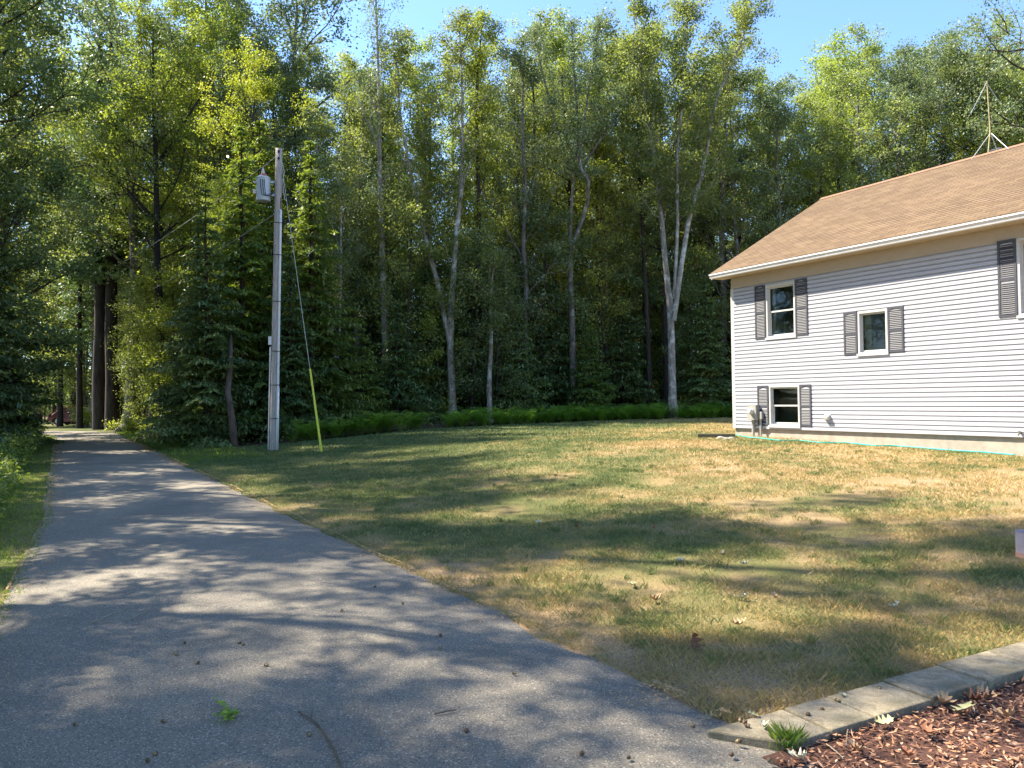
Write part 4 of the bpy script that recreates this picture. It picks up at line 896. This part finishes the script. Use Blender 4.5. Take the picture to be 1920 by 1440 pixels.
for i in range(60): x = rg.uniform(EDGE[1, 0], EDGE[3, 0]+.4); pts.append((x, edgey(x)+.2+rg.rand()*1.0))
fern_band('fern_patch', pts, 'looser patch of ferns behind the guy wire')
# leafy ground cover under the trees
n = 60000; x = rg.uniform(-32, 16, n); y = rg.uniform(24, 60, n); k = (forestness(x, y) > .7); s, t = st(x, y); k &= ~((t > -.3) & (t < 3.3)) & (rg.rand(n) < fbm(x*.6, y*.6, 3)**1.5*1.4); x, y = x[k], y[k]; n = len(x)
V, F, A = leafcloud(np.stack([x, y, gz(x, y)+.05+.35*rg.rand(n)**2], 1), .11, rg, np.clip(rg.rand(n), 0, 1), 1.5)
link('ground_cover', npmesh('ground_cover', V, F, {'lc': ('FACE', A)}), M['leaf_mid'], kind='stuff', label='low leafy ground cover on the forest floor', category='ground cover')
# verge weeds: leafy stalks
n = 2600; CC = []; LC_ = []
for i in range(n):
    s = rg.uniform(11, 36); t = -.75-2.2*rg.rand()**.8; x, y = xy(s, t); h = rg.uniform(.15, .55)*min(1, (-t-.5)/.8+.3); m = 14
    CC.append(np.stack([x+rg.randn(m)*.09, y+rg.randn(m)*.09, float(gz(x, y))+h*rg.rand(m)**.6], 1)); LC_.append(np.clip(.5+.25*rg.randn()+.1*rg.randn(m), 0, 1))
V, F, A = leafcloud(np.concatenate(CC), .085, rg, np.concatenate(LC_), 1.0)
link('verge_weeds', npmesh('verge_weeds', V, F, {'lc': ('FACE', A)}), M['weed'], kind='stuff', label='tangle of leafy weeds on the left verge of the driveway', category='weeds')
print('crown faces instanced', total, 'far', n_far)
# far-off woods: reads as one mass
rg = np.random.RandomState(21); n = 150000
x = rg.uniform(-120, 120, n); y = 100+rg.rand(n)*16+.0006*x**2; hmax = 2+8*fbm(x*.12, y*.05, 3)
V, F, A = leafcloud(np.stack([x, y, gz(x, y)+hmax*rg.rand(n)], 1), .55, rg, rg.rand(n), .4)
link('far_woods', npmesh('far_woods', V, F, {'lc': ('FACE', A)}), M['leaf_dark'], kind='stuff', label='distant woods seen as one dark mass between the trunks', category='woods')

# ------------------------------------------------------------------ small things
rg = np.random.RandomState(33)
def oakleaf(L, curl, seed):
    r = np.random.RandomState(seed); k = 17; u = np.linspace(0, 1, k); env = np.sin(PI*u**1.15)**.8*.36+.015; lob = .62+.38*np.cos(u*PI*2*4.2+.6)
    V = []; 
    for s_ in (-1, 0, 1):
        w_ = L*env*lob*(1+.15*r.randn(k))*s_; xx = (u-.5)*L-abs(s_)*.06*L*lob
        zz = curl*L*(((u-.5)*2)**2*.35+(np.abs(w_)/L)**1.2*1.6*(1 if s_ < 0 else .6))+.004
        V.append(np.stack([xx, w_, zz+.02*L*r.randn(k)*abs(s_)], 1))
    V = np.concatenate(V); F = [(i, i+1, k+i+1, k+i) for i in range(k-1)]+[(k+i, k+i+1, 2*k+i+1, 2*k+i) for i in range(k-1)]
    return npmesh('fallen_leaf', V, np.array(F), smooth=True)
LMs = {'pale': simple('dry_leaf_pale', (.52, .50, .38), (.40, .38, .27), 40, .7), 'tan': simple('dry_leaf_tan', (.46, .30, .17), (.34, .21, .11), 40, .7), 'brown': simple('dry_leaf_brown', (.26, .11, .055), (.16, .07, .04), 40, .7), 'green': simple('leaf_green_grey', (.40, .38, .20), (.30, .29, .15), 30, .7)}
def on(px, py, up=0.0):
    g = G(px, py); return g
def surf(px, py, z0):    # meets a horizontal surface of height z0
    d = ray(px, py); t = (z0-EYE)/d[2]; return np.array([0, 0, EYE])+d*t
leafs = [(1010, 985, 'pale', .09, 'small pale leaf in the shaded grass left of the two brown leaves', 'L'), (1082, 992, 'brown', .10, 'brown curled leaf in the shade streak, left of the other brown one', 'L'), (1225, 994, 'brown', .09, 'brown curled leaf in the shade streak, right of the other brown one', 'L'),
         (1278, 1058, 'pale', .11, 'pale leaf in the grass left of the two whitish slivers', 'L'), (1355, 1043, 'pale', .08, 'upper one of two whitish leaf slivers in the shaded grass', 'L'), (1398, 1063, 'pale', .09, 'lower one of two whitish leaf slivers in the shaded grass', 'L'),
         (1185, 1102, 'green', .13, 'flat grey-green leaf above the bare tan patch of lawn', 'L'), (1230, 1132, 'tan', .15, 'large tan leaf lying on the bare patch of lawn', 'L'), (1393, 1128, 'pale', .11, 'whitish leaf left of a tan one in the middle of the near lawn', 'L'), (1452, 1128, 'tan', .11, 'tan leaf right of a whitish one in the middle of the near lawn', 'L'),
         (1388, 1178, 'tan', .11, 'tan leaf at the right end of the lower bare patch', 'L'), (1678, 1146, 'pale', .11, 'lone whitish leaf on the right side of the near lawn', 'L'), (1300, 1216, 'brown', .14, 'reddish brown crumpled leaf standing up in the near grass', 'L'), (872, 1118, 'tan', .10, 'leaf where the grass meets the asphalt', 'L'),
         (1410, 1343, 'green', .075, 'upper pale leaf on the first edging block', 'K'), (1432, 1367, 'pale', .075, 'lower pale leaf on the first edging block', 'K'), (1579, 1308, 'pale', .05, 'little leaf on the second edging block', 'K'),
         (1658, 1356, 'green', .10, 'grey-green leaf on the mulch just below the edging', 'M'), (1765, 1320, 'tan', .13, 'curled tan leaf leaning on the mulch beside the big pale leaf', 'M'), (1808, 1334, 'green', .16, 'big pale green lobed leaf on the mulch', 'M'), (1735, 1376, 'brown', .11, 'brown leaf in the middle of the mulch', 'M'),
         (1848, 1308, 'tan', .11, 'long tan leaf on the mulch near the right end', 'M'), (1500, 1425, 'pale', .10, 'pale leaf beside the weed on the mulch', 'M'), (1602, 1407, 'tan', .09, 'tan leaf on the mulch near the bottom edge', 'M'), (1835, 1316, 'brown', .12, 'reddish brown leaf tucked under the edging at the right', 'M'), (1885, 1346, 'tan', .12, 'tan leaf at the right side of the mulch', 'M'), (1700, 1420, 'brown', .10, 'brown leaf at the bottom of the mulch', 'M')]
for i, (px, py, c, L, lb, wh) in enumerate(leafs):
    p = on(px, py) if wh == 'L' else surf(px, py, .062 if wh == 'K' else .05)
    o = link('fallen_leaf', oakleaf(L, .9 if c != 'green' else .4, i), LMs[c], label=lb, category='leaf'); p[2] += .022 if wh == 'L' else .004
    o.location = p; o.rotation_euler = (rg.uniform(-.3, .3), rg.uniform(-.3, .3)-(.9 if i == 12 else 0), rg.rand()*6.28)
ac = MB().lathe([(.001, -.012), (.006, -.009), (.0085, -.002), (.0085, .004), (.0075, .006)], (0, 0, 0), 10).mesh('nut', True)
cp_ = MB().lathe([(.0098, .003), (.0102, .007), (.008, .012), (.003, .0145), (.0012, .018), (.001, .020)], (0, 0, 0), 10).mesh('cap', True)
nutm = simple('acorn', (.28, .20, .10), (.20, .13, .06), 60, .4); capm = simple('acorn_cap', (.12, .08, .05), None, 200, .8)
def acorn(px, py, z, label, group):
    p = surf(px, py, z+.009); o = empty('acorn', tuple(p), rg.rand()*6.28, label=label, category='acorn', group=group); o.rotation_euler = (1.4+rg.randn()*.3, 0, rg.rand()*6.28)
    k = .85+.35*rg.rand(); o.scale = (k, k, k); link('nut', ac, nutm, o); link('cap', cp_, capm, o)
for px, py in [(965, 1262), (330, 1226), (500, 1247), (640, 1145), (290, 1413), (278, 1425), (308, 1351), (825, 1190), (826, 1215), (875, 1368), (1090, 1412), (1298, 1361), (1384, 1390), (370, 1243), (455, 1208), (347, 1204), (142, 1358), (580, 1377), (702, 1100), (1372, 1414), (756, 1132), (448, 1205), (1180, 1420), (1445, 1428)]:
    acorn(px, py, .04, 'small acorn lying on the asphalt of the driveway', 'acorns scattered on the driveway')
for px, py in [(1388, 1350), (1396, 1354), (1402, 1361), (1515, 1339), (1541, 1328), (1649, 1291), (1571, 1313)]:
    acorn(px, py, .06, 'small acorn lying on top of the concrete edging', 'acorns on the concrete edging')
# sticks on the driveway
tw = simple('twig_bark', (.16, .12, .085), (.10, .075, .055), 30, .9); twp = simple('twig_pale', (.34, .28, .20), (.26, .21, .15), 30, .9)
def stick(pxs, r_, mat, label, side=None):
    P_ = [surf(px, py, .048+(.006 if i % 2 else 0)) for i, (px, py) in enumerate(pxs)]; b0 = P_[0].copy(); b0[2] = .04
    o = empty('stick', tuple(b0), 0, label=label, category='twig'); u = np.linspace(0, len(P_)-1, 20); A_ = np.array(P_)-b0
    A_ = np.stack([np.interp(u, np.arange(len(P_)), A_[:, i]) for i in range(3)], 1)+rg.randn(20, 3)*np.array([.0015, .0015, .0005])
    MB().tube(A_, np.linspace(r_, r_*.6, 20), 7).obj('stem', mat, o, smooth=True)
    for sd in (side or []):
        B_ = [surf(px, py, .052)-b0 for px, py in sd]; MB().tube(B_, np.linspace(r_*.6, r_*.3, len(B_)), 5).obj('side_twig', mat, o)
stick([(646, 1452), (636, 1428), (627, 1405), (612, 1380), (596, 1358), (578, 1346), (560, 1334)], .0065, tw, 'dark curved stick at the bottom of the driveway', [[(582, 1349), (584, 1338), (586, 1330)]])
stick([(168, 1167), (190, 1160), (208, 1151), (228, 1145), (241, 1139)], .004, twp, 'pale thin twig on the driveway, left one of two', [[(170, 1166), (200, 1166), (228, 1164)], [(236, 1142), (238, 1134)]])
stick([(235, 1162), (255, 1155), (275, 1146), (283, 1140), (284, 1131)], .0035, twp, 'pale thin twig on the driveway, right one of two', [[(262, 1152), (275, 1153)]])
stick([(815, 1338), (835, 1334), (855, 1331)], .005, tw, 'short dark stick alone on the right half of the driveway')
stick([(1550, 1395), (1568, 1408), (1582, 1423)], .003, twp, 'pale twig across the mulch'); stick([(1590, 1368), (1588, 1388), (1587, 1400)], .004, tw, 'grey twig upright on the mulch by the kerb')
# leafy sprig on the driveway
b0 = surf(430, 1347, .04); sp = empty('leafy_sprig', tuple(b0), 0, label='fallen sprig of small green leaves on the driveway', category='sprig'); tb = MB(); CC = []
for ends in [(404, 1312), (416, 1322), (447, 1345), (420, 1352), (436, 1356), (440, 1338), (410, 1345)]:
    e = surf(*ends, .055)-b0; tb.tube([(0, 0, .008), e*.5+np.array([0, 0, .02]), e], [.002, .0016, .001], 5, cap=False); u = rg.rand(16)[:, None]; CC.append(e*u+np.array([0, 0, .02])+rg.randn(16, 3)*.009)
tb.obj('stem', twp, sp); V, F, A = leafcloud(np.concatenate(CC), .026, rg, rg.rand(112), 1.6, .7); link('foliage', npmesh('foliage', V, F, {'lc': ('FACE', A)}), M['fern'], sp)
# weed at the end of the edging
b0 = surf(1474, 1402, .02); wd = empty('weed_tuft', tuple(b0), 0, label='bright green weed growing at the corner of the edging and the mulch', category='weed')
V, F, A = blades(rg.randn(230)*.035, rg.randn(230)*.03, np.zeros(230), .05+.11*rg.rand(230), np.full(230, .0045), np.clip(.3+.25*rg.randn(230), 0, 1), rg, .8)
link('grass_blades', npmesh('grass_blades', V, F, {'lc': ('FACE', A)}), M['weed'], wd)
CV = []; vb = MB()
for i in range(18):    # broad rosette leaves
    az = rg.rand()*6.28; L = rg.uniform(.05, .10); e = rg.uniform(.25, .9); u = np.linspace(0, 1, 6); w_ = np.sin(PI*np.clip(u*.9+.08, 0, 1))*.014
    cx = np.cos(az)*u*L; cy = np.sin(az)*u*L; cz_ = np.sin(u*2.2)*L*e*.6+.006; V = []
    for s_ in (-1, 0, 1): V += [(cx[k]-math.sin(az)*w_[k]*s_, cy[k]+math.cos(az)*w_[k]*s_, cz_[k]+abs(s_)*.004) for k in range(6)]
    vb.add(V, [(k, k+1, 6+k+1, 6+k) for k in range(5)]+[(6+k, 6+k+1, 12+k+1, 12+k) for k in range(5)])
vb.obj('leaves', simple('weed_leaf', (.16, .30, .05), (.11, .22, .04), 20, .5), wd, smooth=True)
wd.scale = (.72, .72, .78)
# timber edging and stones beside the house corner
g = G(1343, 821); tb_ = MB().box((-.48, -.08, -.05), (.48, .08, .11)).obj('landscape_timber', simple('old_timber', (.16, .13, .08), (.09, .075, .05), 9, .95, bstr=.5, stretch=(.4, 4, 4)), bevel=.012, label='weathered landscape timber lying in the grass by the house corner', category='timber')
tb_.location = g; tb_.rotation_euler = (0, 0, -.25)
def rock(name, loc, r_, mat, seed, **kw):
    import bmesh
    bm = bmesh.new(); bmesh.ops.create_icosphere(bm, subdivisions=3, radius=1); rr = np.random.RandomState(seed); o_ = rr.rand(3)*50
    for v in bm.verts:
        k = 1+.45*(float(fbm(v.co.x*1.3+o_[0], v.co.y*1.3+v.co.z*1.7+o_[1], 3))-.5)*2*.6; v.co = Vector((v.co.x*r_[0]*k, v.co.y*r_[1]*k, v.co.z*r_[2]*k))
    me_ = bpy.data.meshes.new(name); bm.to_mesh(me_); bm.free()
    o = link(name, me_, mat, **kw); o.location = loc; return o
stm = simple('stone_grey', (.36, .34, .31), (.22, .21, .19), 4, .9, bstr=.6, bd=.03)
for i, (px, py, r_) in enumerate([(1352, 822, .09), (1362, 823, .07), (1371, 823, .08), (1358, 826, .05)]):
    rock('stone', tuple(G(px, py)), (r_*1.4, r_, r_*.6), stm, i, label='pale stone in the little pile between the timber and the house corner', category='stone', group='pale stones by the house corner')
x, y = tp_(362, 31.5); rock('boulder', (x, y, float(gz(x, y))+.2), (.62, .5, .45), stm, 11, label='large grey boulder under the shrubs right of the driveway', category='boulder')
x, y = tp_(232, 44); rock('boulder', (x, y, float(gz(x, y))+.1), (.45, .4, .35), simple('stone_dark', (.10, .09, .08), None, 4, .9, bstr=.5), 12, label='small dark boulder beside the thick pine trunks', category='boulder')
# weathered box at the right edge of the lawn
g = G(1908, 1049); bx_ = empty('cardboard_box', (g[0]+.215, g[1]+.02, g[2]-.01), .25, label='small open white box with a pink tint standing on the lawn at the right edge', category='box')
pk = simple('box_white', (.60, .46, .46), (.50, .33, .31), 6, .7); og = simple('box_orange', (.62, .24, .12), (.66, .38, .28), 12, .7)
for k, (a, b_) in enumerate([((-.15, -.11, .055), (.15, -.104, .24)), ((-.15, .104, .055), (.15, .11, .25)), ((-.15, -.103, .055), (-.144, .103, .23)), ((.144, -.103, .055), (.15, .103, .24))]):
    MB().box(a, b_).obj('side_panel', pk, bx_)
MB().box((-.152, -.112, 0), (.152, .112, .0545)).obj('base', og, bx_)
fl = MB(); fl.add([(-.15, -.104, .241), (.15, -.104, .241), (.14, -.03, .275), (-.13, -.04, .262)], [(0, 1, 2, 3)]); so_ = fl.obj('flap', pk, bx_); q_ = so_.modifiers.new('s', 'SOLIDIFY'); q_.thickness = .004
# red car parked beyond the bend
x, y = tp_(152, 63); car = empty('parked_car', (x, y, float(gz(x, y))), .10, label='dark red car parked beyond the driveway bend behind the shrubs', category='car')
redp = simple('dark_red_paint', (.12, .02, .016), (.09, .016, .014), 3, .25, .2, spec=.6); gls = simple('dark_glass', (.02, .022, .025), None, 3, .08, spec=.7); rub = simple('rubber', (.02, .02, .02), None, 10, .8); rim = simple('rim', (.35, .35, .36), None, 10, .3, .8)
def prof_body(pr, hw, taper=0):
    V = []; k = len(pr)
    for y_, w2 in ((-hw, taper), (hw, taper)): V += [(x_, y_+(-1 if y_ > 0 else 1)*(w2 if z_ > .95 else 0), z_) for x_, z_ in pr]
    return MB().add(V, [tuple(range(k)), tuple(range(k, 2*k))[::-1]]+[(i, k+i, k+(i+1) % k, (i+1) % k) for i in range(k)])
bp_ = [(-2.15, .35), (-2.2, .60), (-2.12, .88), (-1.95, .96), (-1.55, 1.40), (-1.1, 1.47), (.1, 1.45), (.85, 1.0), (1.9, .84), (2.15, .68), (2.2, .38), (1.85, .25), (1.75, .5), (1.55, .66), (1.28, .68), (1.02, .5), (.95, .24), (-.95, .24), (-1.02, .5), (-1.28, .68), (-1.55, .66), (-1.78, .5), (-1.85, .25)]
prof_body(bp_, .86, .12).obj('body', redp, car, bevel=.04)
for sg in (-1, 1):
    y_ = .745*sg; V = [(x_, y_+d_, z_) for d_ in (0, .012*sg) for x_, z_ in [(-1.72, .99), (-1.40, 1.35), (-.55, 1.37), (-.55, .99)]]
    MB().add(V, [(4, 5, 6, 7), (0, 1, 2, 3)]+[(i, (i+1) % 4, (i+1) % 4+4, i+4) for i in range(4)]).obj('side_window', gls, car)
    V = [(x_, y_+d_, z_) for d_ in (0, .012*sg) for x_, z_ in [(-.47, .99), (-.47, 1.37), (.05, 1.36), (.65, 1.0)]]
    MB().add(V, [(4, 5, 6, 7), (0, 1, 2, 3)]+[(i, (i+1) % 4, (i+1) % 4+4, i+4) for i in range(4)]).obj('side_window', gls, car)
    for xw in (-1.42, 1.4):
        def whl(prof):
            V = [(xw+r_*math.cos(q), yy, .32+r_*math.sin(q)) for r_, yy in prof for q in np.arange(20)*2*PI/20]; m_ = len(prof)
            return MB().add(V, [(i*20+j, i*20+(j+1) % 20, (i+1)*20+(j+1) % 20, (i+1)*20+j) for i in range(m_-1) for j in range(20)]+[tuple(range(20)), tuple(range((m_-1)*20, m_*20))[::-1]])
        t_ = whl([(.27, .68*sg), (.32, .70*sg), (.32, .85*sg), (.27, .87*sg)]).obj('tyre', rub, car); whl([(.20, .868*sg), (.20, .88*sg), (.06, .885*sg)]).obj('rim', rim, t_)
V = [(x_, y_, z_) for y_ in (-.62, .62) for x_, z_ in [(-1.97, .985), (-1.60, 1.37), (-1.62, 1.385), (-1.99, 1.0)]]
MB().add(V, [(0, 4, 5, 1), (3, 2, 6, 7), (0, 3, 7, 4), (1, 5, 6, 2), (0, 1, 2, 3), (4, 7, 6, 5)]).obj('rear_window', gls, car)
for sg in (-1, 1): MB().box((-2.20, .55*sg-.14, .66), (-2.13, .55*sg+.14, .82)).obj('tail_light', simple('tail_lamp_red', (.35, .02, .02), None, 8, .2), car)
MB().box((-2.27, -.80, .40), (-2.15, .80, .58)).obj('bumper', rub, car, bevel=.03)
